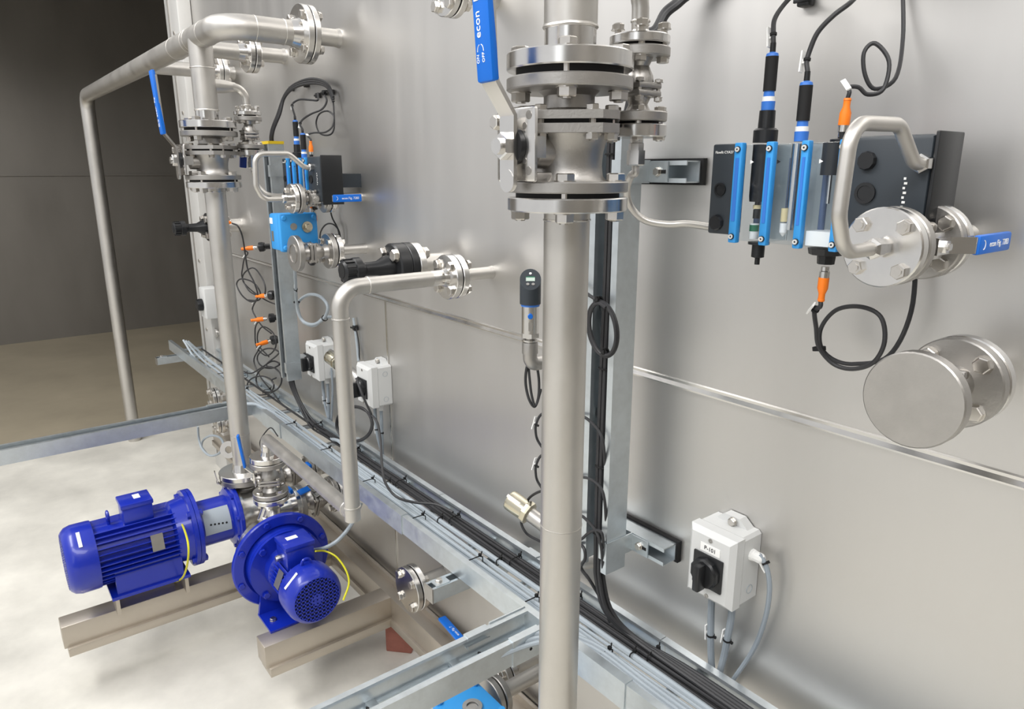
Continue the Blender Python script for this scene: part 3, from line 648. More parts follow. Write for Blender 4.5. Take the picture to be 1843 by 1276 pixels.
for nm,dx in (('near',0),('far',-SP)):
    w1 = 'right' if nm=='near' else 'left'
    D = V((dx,0,0))
    if nm=='near':
        c1 = [at(1392,58,1.012),at(1394,35,1.02),at(1408,12,1.04),at(1428,-8,1.06),at(1455,-18,1.12)]
        c2 = [at(1452,112,1.012),at(1457,92,1.015),at(1472,58,1.02),at(1500,28,1.03),at(1530,5,1.05),at(1550,-16,1.10)]
    else:
        c1 = [at(526,192,1.015),at(528,185,1.03),at(540,179,1.05),at(560,180,1.08),at(572,180,1.10),at(572,168,1.13)]
        c2 = [at(540,224,1.014),at(545,215,1.03),at(560,205,1.06),at(580,196,1.09),at(588,182,1.12),at(584,170,1.14)]
    grip_sensor(PX+.072+dx, zt, .0125,'a','black and blue probe connector on the %s flow panel, taller of its two'%w1, c1)
    grip_sensor(PX+.132+dx, zt, .0098,'b','black and blue probe connector on the %s flow panel, shorter of its two'%w1, c2)
    t = T('sensor_plug','orange sensor plug standing on top of the %s flow panel'%w1,'sensor',(PX+.195+dx,1.010,zt))
    orange_plug(t,V((PX+.195+dx,1.010,zt+.020)),(.04,0,1))
    t.add('socket', MB().lathe([(.016,-.003),(.016,.001),(.006,.003),(.006,.010)], Matrix.Translation((PX+.195+dx,1.010,zt)),14), BLK)
    pt = V((PX+.196+dx,1.010,zt+.054))
    if nm=='near': P = [pt,pt+V((.002,0,.010)),at(1526,157,1.015),at(1545,157,1.025),at(1562,170,1.035),at(1590,160,1.05),at(1600,110,1.06),at(1575,78,1.06),at(1555,95,1.05),at(1557,135,1.05),at(1575,160,1.06),at(1612,140,1.08),at(1625,70,1.12),at(1625,-20,1.14)]
    else: P = [pt,pt+V((.002,0,.008)),at(553,243,1.02),at(565,239,1.04),at(585,238,1.07),at(598,228,1.10),at(601,210,1.11),at(590,200,1.11),at(575,205,1.11),at(569,222,1.11),at(576,240,1.11),at(592,243,1.11),at(601,232,1.12),at(601,200,1.13),at(598,165,1.135)]
    P = cat(P,6); c = t.add('cable', MB().tube(P,.0030,8), CBK)
    d = (P[10]-P[9]).normalized(); s = V((-.5,0,.8))
    t.add('cable_tag', MB().box((-.0012,-.0035,-.012),(.0012,.0035,.012),frame(P[10]+s*.006,d,s)), TAG, c)
    # bottom fittings
    t = T('drain_fitting','black drain fitting under the first cell of the %s flow panel'%w1,'fitting',(PX+.079+dx,1.006,1.655))
    t.add('body', MB().lathe([(.004,-.034),(.004,-.024),(.010,-.022),(.010,-.003),(.0165,-.002),(.0165,.002)], Matrix.Translation((PX+.079+dx,1.006,1.688)),14), BLK)
    t = T('sensor_plug','orange sensor plug hanging under the %s flow panel'%w1,'sensor',(PX+.192+dx,1.008,1.60))
    t.add('hex_body', MB().lathe([(.012,-.024),(.013,-.012),(.025,-.010),(.027,-.001)], Matrix.Translation((PX+.192+dx,1.008,1.690)),8), BLK)
    p0 = V((PX+.192+dx,1.008,1.646)); orange_plug(t,p0,(-.02,0,-1))
    e = p0+V((-.001,0,-.036))
    if nm=='near':
        P = [e,e+V((0,0,-.008)),at(1466,560,1.02),at(1469,590,1.04),at(1474,625,1.06),at(1500,655,1.07),at(1535,664,1.07),at(1572,652,1.07),at(1592,615,1.07),at(1585,570,1.075),at(1548,552,1.08),at(1505,558,1.08),at(1478,590,1.08),at(1478,625,1.08),at(1502,648,1.08),at(1540,655,1.085),at(1600,640,1.09),at(1640,560,1.11),at(1650,440,1.13)]
    else: P = [e,e+V((0,0,-.01)),at(566,368,1.05),at(572,345,1.08),at(580,330,1.11)]
    P = cat(P,7); c = t.add('cable', MB().tube(P,.0035,8), CBK)
    if nm=='near':
        i = 12; d = (P[i+1]-P[i]).normalized()
        t.add('cable_tag', MB().box((-.0012,-.004,-.016),(.0012,.004,.016),frame(P[i]+V((-.008,0,0)),d,(-1,0,0))).box((0,-.0015,-.003),(.004,.0015,.003),frame(P[i]+V((-.008,0,0)),d,X3)), TAG, c)
        t.add('tie', MB().ring(.004,.0062,.004,frame(P[i],d),10), RUB, c)
        q = at(1474,624,1.07); t.add('tie', MB().ring(.008,.0105,.006,frame(q,(.2,0,-1)),12), RUB, c)
# adhesive clips behind the left loop, and the top edge clips at right
for (x,y,lab) in ((553,153,'upper left black cable clip above the left flow panel'),(526,160,'black cable clip where the arching cables turn down'),(574,172,'black cable clip left of the pair above the left flow panel'),(586,167,'black cable clip in the middle above the left flow panel'),(597,166,'black cable clip farthest right above the left flow panel'),(1452,2,'black cable clip cut by the top edge of the photo')):
    p = at(x,y,1.145); b = MB().box(p+V((-.011,-.012,-.009)),p+V((.011,.0045,.009)),None,.003).box(p+V((-.016,-.014,-.003)),p+V((.016,-.009,.003)),None,.001); solo('cable_clip', b, BLK, lab,'cable clip',None,p)
# thick black cables at the top right of the bypass valve
P = [(-1.0,1.045,1.88),(-.99,1.05,1.93),at(1150,72,1.06),at(1178,52,1.075),at(1195,22,1.09),at(1215,5,1.10),at(1240,-14,1.12),at(1300,-40,1.14)]
for i in range(2):
    cable('thick black cable rising to the top edge behind the bypass valve',[V(q)+V((.010*i,-.004*i,-.006*i)) for q in P],.0065,CBK,'black cables at the top edge',6)
# ------------------------------------------------------------------ sample valves (L4) with curved tube
def sample_valve(x, label, labt, labn):
    z = 1.708
    t = ball_valve(label,(x,.968,z),Y3,X3,.054,.049,.016,.021,Y3,.105,GRIP,'econ Fig. 7283',.0105,4,Z3,(.018,.018))
    t.add('gasket', MB().cyl((x,.910,z),(x,.914,z),.042,None,24), RUB)
    t.add('gasket', MB().cyl((x,1.022,z),(x,1.026,z),.042,None,24), RUB)
    n = wall_nozzle(x,z,.015,.049,1.026,labn,.016)
    u = T('sample_tube', labt, 'pipe', (x,.86,z))
    u.add('flange', flange_mb((x,.910,z),-Y3,.049,.016), FLAN)
    u.add('fitting', MB().lathe([(.011,0),(.011,.010),(.013,.011),(.013,.024),(.009,.027)], frame((x,.894,z),-Y3),6), FLAN)
    P = [V((x,.868,z)),V((x,.805,z)),V((x,.785,1.75)),V((x,.79,1.85)),V((x,.90,1.852)),V((x,.952,1.808)),V((x,.985,1.808))]
    u.add('tube', MB().tube(bend(P,.032,7),.0085,16), PIPE)
    u.add('end_fitting', MB().lathe([(.012,0),(.012,.012),(.0095,.014)], frame((x,.980,1.808),-Y3),6), FLAN)
XS = -2.349
sample_valve(XS,'small flanged ball valve with horizontal blue lever at the left','curved steel tube in front of the left flow panel','tank nozzle behind the small valve with horizontal blue lever')
sample_valve(-.415,'small flanged ball valve at the right edge in front of the flow panel','curved steel tube in front of the right flow panel','tank nozzle behind the right edge valve')
# ------------------------------------------------------------------ actuated valves (L5)
def actuator(label, x0,x1,y0,y1,z0,z1,kn):
    t = T('actuator', label, 'actuator', ((x0+x1)/2,(y0+y1)/2,z0))
    t.add('housing', MB().box((x0,y0,z0),(x1-.028,y1,z1),None,.008), SKYB)
    t.add('cover', MB().box((x1-.030,y0-.003,z0-.003),(x1,y1+.003,z1+.003),None,.010), SKYB)
    for yy in (y0+.012,y1-.012):
        for zz in (z0+.012,z1-.012): t.add('cover_screw', MB().lathe([(.009,-.01),(.009,.003),(.006,.006)], frame((x1,yy,zz),X3),12), SKYB)
    t.add('position_knob', MB().lathe([(.019,0),(.019,.006),(.011,.007),(.011,.016),(.009,.018)], frame((x1,y0+(y1-y0)*.70,z1-.045),X3),18), NICK)
    t.add('dial_window', MB().cyl((x1,y0+(y1-y0)*.34,z1-.042),(x1+.002,y0+(y1-y0)*.34,z1-.042),.012,None,16), CAST)
    t.add('white_label', MB().box((x0+.008,y0-.0008,z1-.035),(x0+.035,y0+.0002,z1-.015)), TAG)
    t.add('dark_label', MB().box((x0+.016,y0-.0008,z0+.03),(x0+.036,y0+.0002,z0+.065)), CAST)
    return t
def act_valve(x, label, laba, labn, cab):
    z = 1.529
    t = ball_valve(label,(x,.955,z),Y3,-X3,.068,.060,.019,.026,None,0,GRIP,None,.012,4,Z3,(0,.022),sides=(1,))
    t.add('face_ring', MB().ring(.030,.033,.003,frame((x,.887,z),-Y3),28), CAST)
    t.add('bottom_cap', MB().lathe([(.014,.024),(.014,.036),(.008,.044)], frame((x,.95,z),-Z3),14), BLK)
    t.add('gasket', MB().cyl((x,1.023,z),(x,1.027,z),.054,None,24), RUB)
    wall_nozzle(x,z,.0175,.060,1.027,labn,.018)
    actuator(laba,x-.175,x-.065,.875,1.005,1.53,1.655,0)
    a = T('sensor_plug',cab[0],'sensor',(x-.08,1.00,1.66))
    a.add('socket', MB().cyl((x-.085,.995,1.655),(x-.085,.995,1.672),.006,None,10), FLAN)
    orange_plug(a,V((x-.085,.995,1.70)),(0,0,-1),.030,.007)
    a.add('cable', MB().tube(cat([(x-.085,.995,1.70),(x-.085,.998,1.715),(x-.08,1.03,1.74)],5),.003,8), CBK)
act_valve(-2.339,'ball valve with round blind face beside the light blue actuator','light blue valve actuator at the left below the flow panel','tank nozzle behind the actuated valve at the left',('orange plug on top of the left blue actuator',))
ball_valve('ball valve with round blind face cut by the right photo edge',(-.352,.955,1.529),Y3,-X3,.068,.060,.019,.026,None,0,GRIP,None,.012,4,Z3,(0,.022),sides=(1,))
wall_nozzle(-.352,1.529,.0175,.060,1.027,'tank nozzle behind the blind faced valve at the right edge',.018)
# grey cable under the left actuator
P = [at(530,478,.97),at(532,510,1.0),at(534,545,1.04),at(543,575,1.06),at(562,584,1.07),at(582,574,1.08),at(590,553,1.08),at(578,535,1.08),at(558,530,1.07),at(540,540,1.07),at(535,555,1.07),at(545,578,1.07),at(565,586,1.08),at(584,572,1.09),at(610,570,1.12)]
cable('light grey cable hanging in a loop below the left blue actuator',P,.0062,CGR,None,7,8,'cable',(.10,))
q = at(534,545,1.05); solo('cable_tie', MB().ring(.010,.0125,.006,frame(q,Z3),12), RUB,'upper black tie on the looped grey cable under the actuator','cable tie',None,q)
q = at(584,573,1.085); solo('cable_tie', MB().ring(.010,.0125,.006,frame(q,(1,0,.6)),12), RUB,'lower black tie on the looped grey cable under the actuator','cable tie',None,q)
# black cable arch behind that valve
P = [at(596,390,1.13),at(603,408,1.13),at(598,402,1.12),at(588,403,1.12),at(580,415,1.12),at(577,435,1.12)]
P2 = [at(593,370,1.12),at(598,392,1.13),at(608,412,1.135),at(613,440,1.14)]
cable('thin black cable dropping behind the small valve at the left',P2,.003,CBK,None,6)
cable('thin black cable arching over the flange of the actuated valve',[at(576,440,1.12),at(577,418,1.12),at(587,404,1.12),at(600,404,1.12),at(610,416,1.13),at(614,440,1.135)],.003,CBK,None,6)
# ------------------------------------------------------------------ black plastic adapters (L6)
def adapter(x, label, z=1.528):
    t = T('plastic_flange_adapter', label, 'fitting', (x,YW,z)); F = lambda y: frame((x,y,z),-Y3)
    t.add('wall_pipe', MB().cyl((x,1.05,z),(x,YW,z),.030,None,24), PIPE)
    t.add('steel_flange', flange_mb((x,1.047,z),Y3,.068,.022,.030,.015), FLAN)
    t.add('backing_ring', MB().lathe([(.064,0),(.068,.003),(.068,.022),(.066,.024)], F(1.047), 36), BLK)
    t.add('backing_ring', MB().lathe([(.066,0),(.068,.002),(.068,.034),(.063,.038)], F(1.022), 36), BLK)
    t.add('reducer', MB().lathe([(.036,.0),(.034,.02),(.021,.045),(.019,.085),(.021,.088),(.021,.10)], F(.985), 28), BLK)
    t.add('union_nut', MB().lathe([(.026,0),(.036,.003),(.036,.022),(.031,.026),(.031,.050),(.024,.056)], F(.888), 14), BLK)
    rib = MB()
    for k in range(12): rib.box((.030,-.004,.026),(.0335,.004,.052),F(.888) @ Matrix.Rotation(k*PI/6,4,'Z'))
    t.add('nut_rib', rib, BLK)
    t.add('bore', MB().lathe([(.019,0),(.019,.0015)], F(.8325), 20), GLS if False else RUB)
    bolts(t,(x,.984,z),-Y3,.052,4,.019,.085)
    return t
adapter(-1.842,'black plastic flanged pipe adapter bolted to the tank above the seam')
adapter(-1.842-SP,'black plastic pipe adapter showing left of the left riser pipe')
# ------------------------------------------------------------------ bent pipe (L7)
x = -1.574; z = 1.528
t = T('bent_pipe','stainless pipe bending down from the tank flange to the pumps','pipe',(x,.71,.95))
bx = V((-2.430,.768,.870))
P = bend([(x,.985,z),(x,.70,z),(x,.70,.955)],.052,10)
t.add('pipe', MB().tube(P,.0203,24), PIPE)
t.add('elbow', MB().lathe([(.0206,0),(.0206,.035)], frame((x,.70,.925),Z3),24).lathe([(.0206,0),(.0206,.035)], frame((x,.70,.945),(bx-V((x,.70,.945)))),24), PIPE)
t.add('lower_run', MB().tube(bend([(x,.70,.944),tuple(bx),(bx.x,bx.y,.81)],.03,8),.0203,24), PIPE)
t.add('weld_bead', weld((x,.70,1.455),Z3,.0205,.0045), PIPE); t.add('weld_bead', weld((x,.775,z),Y3,.0205,.003), PIPE)
t.add('weld_bead', weld((x,.70,.962),Z3,.0207,.005), PIPE)
t.add('weld_bead', weld((x-.035,.703,.941),X3,.0207,.004), PIPE)
t.add('weld_neck', MB().cyl((x,.955,z),(x,.99,z),.0207,None,24), FLAN)
t.add('flange', flange_mb((x,1.018,z),-Y3,.059,.019,.0205,.012), FLAN)
t.add('gasket', MB().cyl((x,1.018,z),(x,1.021,z),.054,None,24), RUB)
bolts(t,(x,.999,z),-Y3,.0445,4,.0135,.044)
t.add('weld_neck', MB().cyl((bx.x,bx.y,.81),(bx.x,bx.y,.84),.0207,None,20), FLAN)
t.add('lower_flange', flange_mb((bx.x,bx.y,.788),Z3,.0625,.019,.0205,.014), FLAN)
wall_nozzle(x,z,.0165,.059,1.021,'tank nozzle joined to the bent stainless pipe',.018)
# ------------------------------------------------------------------ pressure transmitter
x,y = -1.222,1.0; z0 = 1.392
t = T('pressure_transmitter','pressure transmitter with dark head and display left of the foreground riser','gauge',(x,y,z0))
t.add('elbow', MB().tube(bend([(x+.012,YW,z0-.025),(x,y,z0-.025),(x,y,z0+.02)],.018,6),.0165,18), CAST)
t.add('socket', MB().lathe([(.0185,.0),(.0185,.022),(.0175,.026)], Matrix.Translation((x,y,z0+.002)),20), CAST)
t.add('thread', MB().lathe([(.013,.026),(.013,.030),(.019,.031),(.019,.035),(.012,.037),(.012,.040)], Matrix.Translation((x,y,z0)),16), FLAN)
t.add('hex', MB().lathe([(.0215,.040),(.0215,.050)], Matrix.Translation((x,y,z0)),6), FLAN)
t.add('barrel', MB().lathe([(.0195,.050),(.0195,.112)], Matrix.Translation((x,y,z0)),28), FLAN)
t.add('blue_ring', MB().lathe([(.0212,.112),(.0212,.117)], Matrix.Translation((x,y,z0)),28), CONB)
hd = MB(); n = 28; M = Matrix.Translation((x,y,z0)); vs=[]; fs=[]
cdir = V((.78,-.62,0)); cdir.normalize(); tops=[]
for i in range(n):
    a = 2*PI*i/n; v = V((.0238*math.cos(a),.0238*math.sin(a),0)); vs.append(v+V((0,0,.117))); tops.append(v+V((0,0,.172-.85*v.dot(cdir)+0)))
vs += tops; fs = [(i,(i+1)%n,n+(i+1)%n,n+i) for i in range(n)]+[tuple(range(n-1,-1,-1)),tuple(range(n,2*n))]
hd.add(vs,fs,M); head = t.add('head', hd, SLATE)
FN = frame(V((x,y,z0+.172)),cdir*.85+Z3,cdir.cross(Z3)*-1)
t.add('display', MB().box((-.010,-.006,0),(.010,.007,.0012),FN), SCRN, head)
t.add('display_bar', MB().box((-.010,.0045,.0011),(.010,.007,.0016),FN), GRN, head)
for k in (-1,1): t.add('button', MB().cyl(FN @ V((k*.006,-.015,0)),FN @ V((k*.006,-.015,.0016)),.0036,None,12), CAST, head)
t.add('button', MB().cyl(FN @ V((0,.0165,0)),FN @ V((0,.0165,.0016)),.003,None,12), TAG, head)
t.add('vent_plug', MB().lathe([(.006,0),(.006,.006),(.005,.007)], frame(V((x,y,z0+.092))+cdir*.0185,cdir),12), GRIP)
t.add('type_label', MB().box((-.004,-.010,0),(.004,.010,.0006),frame(V((x,y,z0+.068))+cdir*.0193,cdir,cdir.cross(Z3))), CAST)
# cables behind the foreground riser
cable('black cable looped below the pressure transmitter',[at(957,640,1.06),at(948,662,1.05),at(946,690,1.05),at(952,718,1.05),at(962,732,1.06),at(969,715,1.07),at(970,685,1.08),at(966,655,1.08)],.0035,CBK,None,6)
cable('black cable strand beside the loop below the pressure transmitter',[at(950,645,1.06),at(953,680,1.055),at(957,712,1.055),at(964,730,1.06),at(974,700,1.08)],.0032,CBK,None,6)
for k,(yy) in enumerate((748,822)):
    cable('black cable arc with white tag beside the foreground riser, %s of two'%('upper','lower')[k],[at(985,yy-8,1.10),at(972,yy,1.09),at(965,yy+15,1.08),at(964,yy+28,1.08),at(968,yy+45,1.09),at(985,yy+70,1.10)],.0034,CBK,None,6,8,'cable',(.42,))
cable('black cable strands behind the nickel cap',[at(985,882,1.1),at(968,886,1.1),at(952,897,1.1),at(944,915,1.09),at(938,938,1.08),at(944,955,1.08),at(956,966,1.09),at(985,980,1.10)],.0035,CBK,None,6)
for k,pp in enumerate((((1046,748),(1062,758),(1078,776),(1086,800)),((1044,858),(1062,862),(1080,876),(1088,900)),((1042,926),(1055,935),(1072,955),(1082,985)),((1042,972),(1058,960),(1072,954),(1084,962)))):
    cable(('uppermost','second','third','lowest')[k]+' thin black cable entering the right duct beside the riser',[at(pp[0][0]-25,pp[0][1]-6,1.03)]+[at(a,c_,1.008) for a,c_ in pp]+[at(pp[3][0]+3,pp[3][1]+40,1.022)],.0033,CBK,None,6)
cable('black cable hanging in a bend beside the foot of the right duct',[at(1035,975,1.03),at(1050,985,1.0),at(1053,1005,1.0),at(1046,1022,1.01),at(1062,1045,1.02),at(1085,1085,1.05),at(1098,1120,1.06)],.0038,CBK,None,6)
# coil hanging on the right duct
c0 = (1084,592)
P = [at(1035,508,1.005),at(1056,528,1.0),at(1078,542,.998)]
for k in range(28):
    a = -PI/2+.1+k*2*PI/13; rx = 28-7*(k/26); ry = 51-5*(k/26); tilt = .14
    u = rx*math.cos(a); v_ = ry*math.sin(a); P.append(at(c0[0]+u+v_*tilt, c0[1]+v_, 1.0-.004*(k/13)))
cable('black cable coil hanging on the front of the right cable duct',P,.0036,CBK,None,4,8)
for (x,y,l) in ((1077,541,'upper'),(1088,634,'lower')):
    q = at(x,y,.998); solo('cable_tie', MB().ring(.006,.009,.006,frame(q,(1,0,.3)),10).box(q+V((-.003,-.008,-.003)),q+V((.003,.0,.009))), RUB,'%s black tie on the coil hanging on the right duct'%l,'cable tie',None,q)
# ------------------------------------------------------------------ nickel caps on slanted stubs
def cap(p0, d, k, label):
    d = V(d).normalized(); p0 = V(p0); t = T('nickel_cap', label, 'fitting', p0)
    t.add('stub', MB().tube(bend([(p0.x+.06,YW,p0.z-.03),(p0.x+.05,p0.y,p0.z-.035),p0,p0+d*.115*k],.03,6),.0165*k,20), PIPE)
    t.add('hex_nut', MB().lathe([(.020,0),(.026,.003),(.026,.012),(.024,.016)], frame(p0+d*.105*k,d) @ Matrix.Scale(k,4),8), NICK)
    t.add('cap_body', MB().lathe([(.0225,0),(.0235,.020),(.0235,.042),(.0215,.046),(.010,.047)], frame(p0+d*.119*k,d) @ Matrix.Scale(k,4),28), NICK)
    t.add('cap_groove', MB().box((-.0236,-.0035,.012),(.0242,.0035,.0475),frame(p0+d*.119*k,d) @ Matrix.Scale(k,4)), CAST)
e = at(928,906,1.075); s0 = at(990,952,1.10)
e = at(914,896,1.06); cap(e-(e-s0).normalized()*.17*1.2,(e-s0),1.2,'shiny nickel cap on a slanted stub left of the foreground riser')
e = at(592,640,1.05); s0 = at(640,676,1.07)
cap(e-(e-s0).normalized()*.17*1.15,(e-s0),1.15,'shiny nickel cap showing behind the bent pipe beside the isolator')
# ------------------------------------------------------------------ isolator switches
def isolator(x0, z0, label, num=None, knob=True, cabs=(), tag=True, gside=False):
    W_,H_,yf,yb = .107,.148,1.062,1.142
    t = T('isolator_switch', label, 'switch box', (x0+W_/2,YW,z0))
    ym = yf+.034
    pr = [(0,.012),(.010,0),(W_-.010,0),(W_,.012),(W_,H_-.010),(W_*.72,H_+.014 if gside else H_),(W_*.28,H_+.014 if gside else H_),(0,H_-.010)]
    pr = [(0,.006),(.006,0),(W_-.006,0),(W_,.006),(W_,H_-.006),(W_-.006,H_),(.006,H_),(0,H_-.006)]
    t.add('base', MB().prism([(x0+a,z0+c) for a,c in pr],YW-ym-.001,MY(ym)), WHT)
    lug = [(x0+W_*.12,z0+H_-.003),(x0+W_*.88,z0+H_-.003),(x0+W_*.66,z0+H_+.016),(x0+W_*.34,z0+H_+.016)]
    t.add('mounting_lug', MB().prism(lug,.022,MY(YW-.024)), WHT)
    t.place('lug_screw', bolt_mesh(.009,.01,False), BOLT, frame((x0+W_*.55,YW-.028,z0+H_+.008),-Y3))
    lid = MB(); i_ = .010
    a = [(x0,z0),(x0+W_,z0),(x0+W_,z0+H_),(x0,z0+H_)]; c = [(x0+i_,z0+i_),(x0+W_-i_,z0+i_),(x0+W_-i_,z0+H_-i_),(x0+i_,z0+H_-i_)]
    vs = [(q[0],ym-.001,q[1]) for q in a]+[(q[0],yf+.010,q[1]) for q in a]+[(q[0],yf,q[1]) for q in c]
    fs = [(3,2,1,0),(8,9,10,11)]+[(j,(j+1)%4,4+(j+1)%4,4+j) for j in range(4)]+[(4+j,4+(j+1)%4,8+(j+1)%4,8+j) for j in range(4)]
    l = t.add('lid', lid.add(vs,fs), WHT, ang=20)
    for zz in (z0+.012,z0+H_-.016): t.add('lid_screw', MB().ring(.0018,.0045,.0015,frame((x0+W_/2,yf,zz),-Y3),12), CAST, l)
    if knob:
        kx,kz = x0+W_*.50,z0+H_*.45
        s = t.add('switch_plate', MB().box((kx-.034,yf-.005,kz-.035),(kx+.034,yf,kz+.035),None,.002), BLK)
        ro = MB().lathe([(.031,0),(.031,.012),(.028,.016)], frame((kx,yf-.004,kz),-Y3),10); t.add('rotor', ro, BLK, s)
        t.add('handle', MB().box((kx-.0075,yf-.040,kz-.030),(kx+.0075,yf-.016,kz+.024),None,.003), BLK, s)
    if num:
        t.add('label_plate', MB().box((x0+W_*.30,yf-.001,z0+H_-.043),(x0+W_*.30+.045,yf+.0002,z0+H_-.026)), TAG, l)
        text(t,num,.0118,Matrix(((1,0,0,x0+W_*.30+.0225),(0,0,-1,yf-.0013),(0,1,0,z0+H_-.0345),(0,0,0,1))),INK,l)
    for zz in ((z0+.03,) if gside else (z0+.025,z0+H_-.03)):
        t.add('knockout', MB().ring(.0085,.0095,.0008,frame((x0+W_,YW-.026,zz),X3),20), CGR)
    for gx in (.030,.078): t.add('gland', MB().lathe([(.013,0),(.013,.010),(.0105,.014),(.0105,.024)], frame((x0+gx,YW-.034,z0+.002),-Z3),12), WHT)
    if gside: t.add('side_gland', MB().lathe([(.012,0),(.012,.006),(.0105,.008),(.0105,.022),(.007,.027)], frame((x0+W_-.001,YW-.028,z0+H_-.042),X3),10), TAG)
    return t
ix,iz = -.797,.975
isolator(ix,iz,'light grey isolator switch box marked P-101 at lower right','P-101',True,(),True,True)
cable('thick grey cable with white tag below the P-101 switch, left one',[(ix+.030,YW-.034,iz-.018),(ix+.030,YW-.034,iz-.05),at(1279,1150,1.118),at(1280,1185,1.124),at(1282,1215,1.126),at(1285,1250,1.128)],.0072,CGD,None,6,10,'cable',(.38,))
cable('thick grey cable with white tag below the P-101 switch, right one',[(ix+.078,YW-.034,iz-.018),(ix+.078,YW-.034,iz-.05),at(1309,1150,1.118),at(1303,1180,1.124),at(1294,1215,1.126),at(1284,1250,1.128)],.0072,CGD,None,6,10,'cable',(.40,))
cable('thin grey cable arching from the side gland of the P-101 switch',[(ix+.130,YW-.028,iz+.106),at(1368,1000,1.12),at(1380,1022,1.12),at(1385,1060,1.12),at(1378,1110,1.122),at(1358,1165,1.125),at(1326,1214,1.127),at(1300,1250,1.129)],.0048,CGD,None,6,8,'cable',(.24,))
i1 = V((-2.755,0,.975)); isolator(i1.x,i1.z,'light grey isolator switch with black knob beside the left duct',None,True)
i2 = V((-2.287,0,.985)); isolator(i2.x,i2.z,'light grey isolator switch box half hidden behind the bent pipe',None,True)
for nm,q in (('left duct',i1),('bent pipe',i2)):
    for k,gx in enumerate((.030,.078)):
        cable('grey cable with white tag below the switch by the %s, %s one'%(nm,('left','right')[k]),[(q.x+gx,YW-.034,q.z-.018),(q.x+gx,YW-.034,q.z-.06),(q.x+gx+.015*(1-k),YW-.036,q.z-.13),(q.x+.065,YW-.030,q.z-.20),(q.x+.068,YW-.026,q.z-.27)],.0062,CGD,None,6,8,'cable',(.42,))
cable('thin grey cable beside the switch by the left duct',[(i1.x+.118,YW-.03,i1.z+.05),(i1.x+.120,YW-.03,i1.z-.02),(i1.x+.112,YW-.032,i1.z-.09),(i1.x+.08,YW-.028,i1.z-.19),(i1.x+.07,YW-.022,i1.z-.27)],.0045,CGD,None,6)
t = T('isolator_switch','small light grey switch box with black knob on the corner post','switch box',(-4.17,1.07,.98))
q = at(372,545,1.05)
t.add('base', MB().box((q.x-.06,1.03,q.z-.085),(q.x+.05,1.11,q.z+.085),None,.006), WHT)
t.add('wall_spacer', MB().box((q.x-.03,1.10,q.z-.03),(q.x+.02,YW,q.z+.03)), WHT)
t.add('switch_knob', MB().lathe([(.034,0),(.034,.015),(.030,.03)], frame((q.x-.015,1.03,q.z-.01),-Y3),12), BLK)
# vertical grey cable & clip behind bent pipe, and black coil below
q = at(641,590,1.145); solo('cable_clip', MB().box(q+V((-.010,-.012,-.010)),q+V((.010,.0045,.010)),None,.003).box(q+V((-.022,-.014,-.003)),q+V((.008,-.010,.003))), BLK,'black cable clip on the wall right of the bent pipe','cable clip',None,q)
cable('pale grey cable running up the wall behind the bent pipe',[at(636,572,1.14),at(640,600,1.14),at(643,625,1.14),at(645,650,1.135)],.005,CGR,None,5)
cable('thin black cable running up the wall beside the pale cable',[at(641,590,1.135),at(646,620,1.14),at(647,648,1.14)],.0025,CBK,None,5)
P = [at(641,680,1.03),at(650,705,1.03),at(660,728,1.04),at(668,745,1.05)]
for k in range(22):
    a = -.5+k*2*PI/11; P.append(at(638+(33-2*(k//11))*math.cos(a),763+(32-2*(k//11))*math.sin(a),1.05+.004*(k//11)))
P += [at(676,755,1.05),at(684,785,1.04),at(687,830,1.0),at(692,865,.965),at(712,893,.945),at(745,904,.985),at(785,908,1.03),at(815,922,1.05)]
cable('black cable coiled below the half hidden switch then drooping into the ladder',P,.0042,CBK,None,4)
# ------------------------------------------------------------------ level sensors with looped cables beside left duct
lv = [((470,444),(455,446),(440,465),[(437,480),(436,500),(450,525),(474,532),(476,510),(458,483),(441,490),(437,505),(452,522),(478,540),(497,548)]),
      ((488,531),(468,533),(457,548),[(455,560),(470,585),(488,600)]),
      ((488,572),(475,574),(461,585),[(459,598),(462,625),(480,640),(496,625),(492,600),(474,588),(464,600),(466,622),(484,642)]),
      ((492,611),(482,615),(465,630),[(457,650),(470,680),(490,705),(505,725),(515,732)])]
nm4 = ('uppermost','second from top','third from top','lowest')
for k,(s_,o_,c_,pp) in enumerate(lv):
    S_ = at(s_[0]+4,s_[1],1.115); E_ = at(o_[0],o_[1],1.075)
    t = T('level_sensor','%s level sensor with orange plug left of the left duct'%nm4[k],'sensor',S_)
    d = (E_-S_).normalized(); wd = V((S_.x,YW,S_.z))
    t.add('sensor_body', MB().lathe([(.019,-.002),(.022,.006),(.022,.022),(.012,.026)], frame(S_-d*.004,d),14).cyl(wd,S_,.013,None,12), BLK)
    orange_plug(t,S_+d*.045,d,.055,.0105)
    st = S_+d*.10
    P = cat([st,at(c_[0]+6,c_[1]-10,1.075),at(c_[0],c_[1],1.08)]+[at(a,c2,1.08+.003*i) for i,(a,c2) in enumerate(pp)],6)
    c = t.add('cable', MB().tube(P,.0034,7), CBK)
    i = 10; dd = (P[i+1]-P[i]).normalized(); t.add('cable_tag', MB().box((-.0015,-.005,-.019),(.0015,.005,.019),frame(P[i]+V((-.006,-.004,0)),dd,(-1,0,0))), TAG, c)
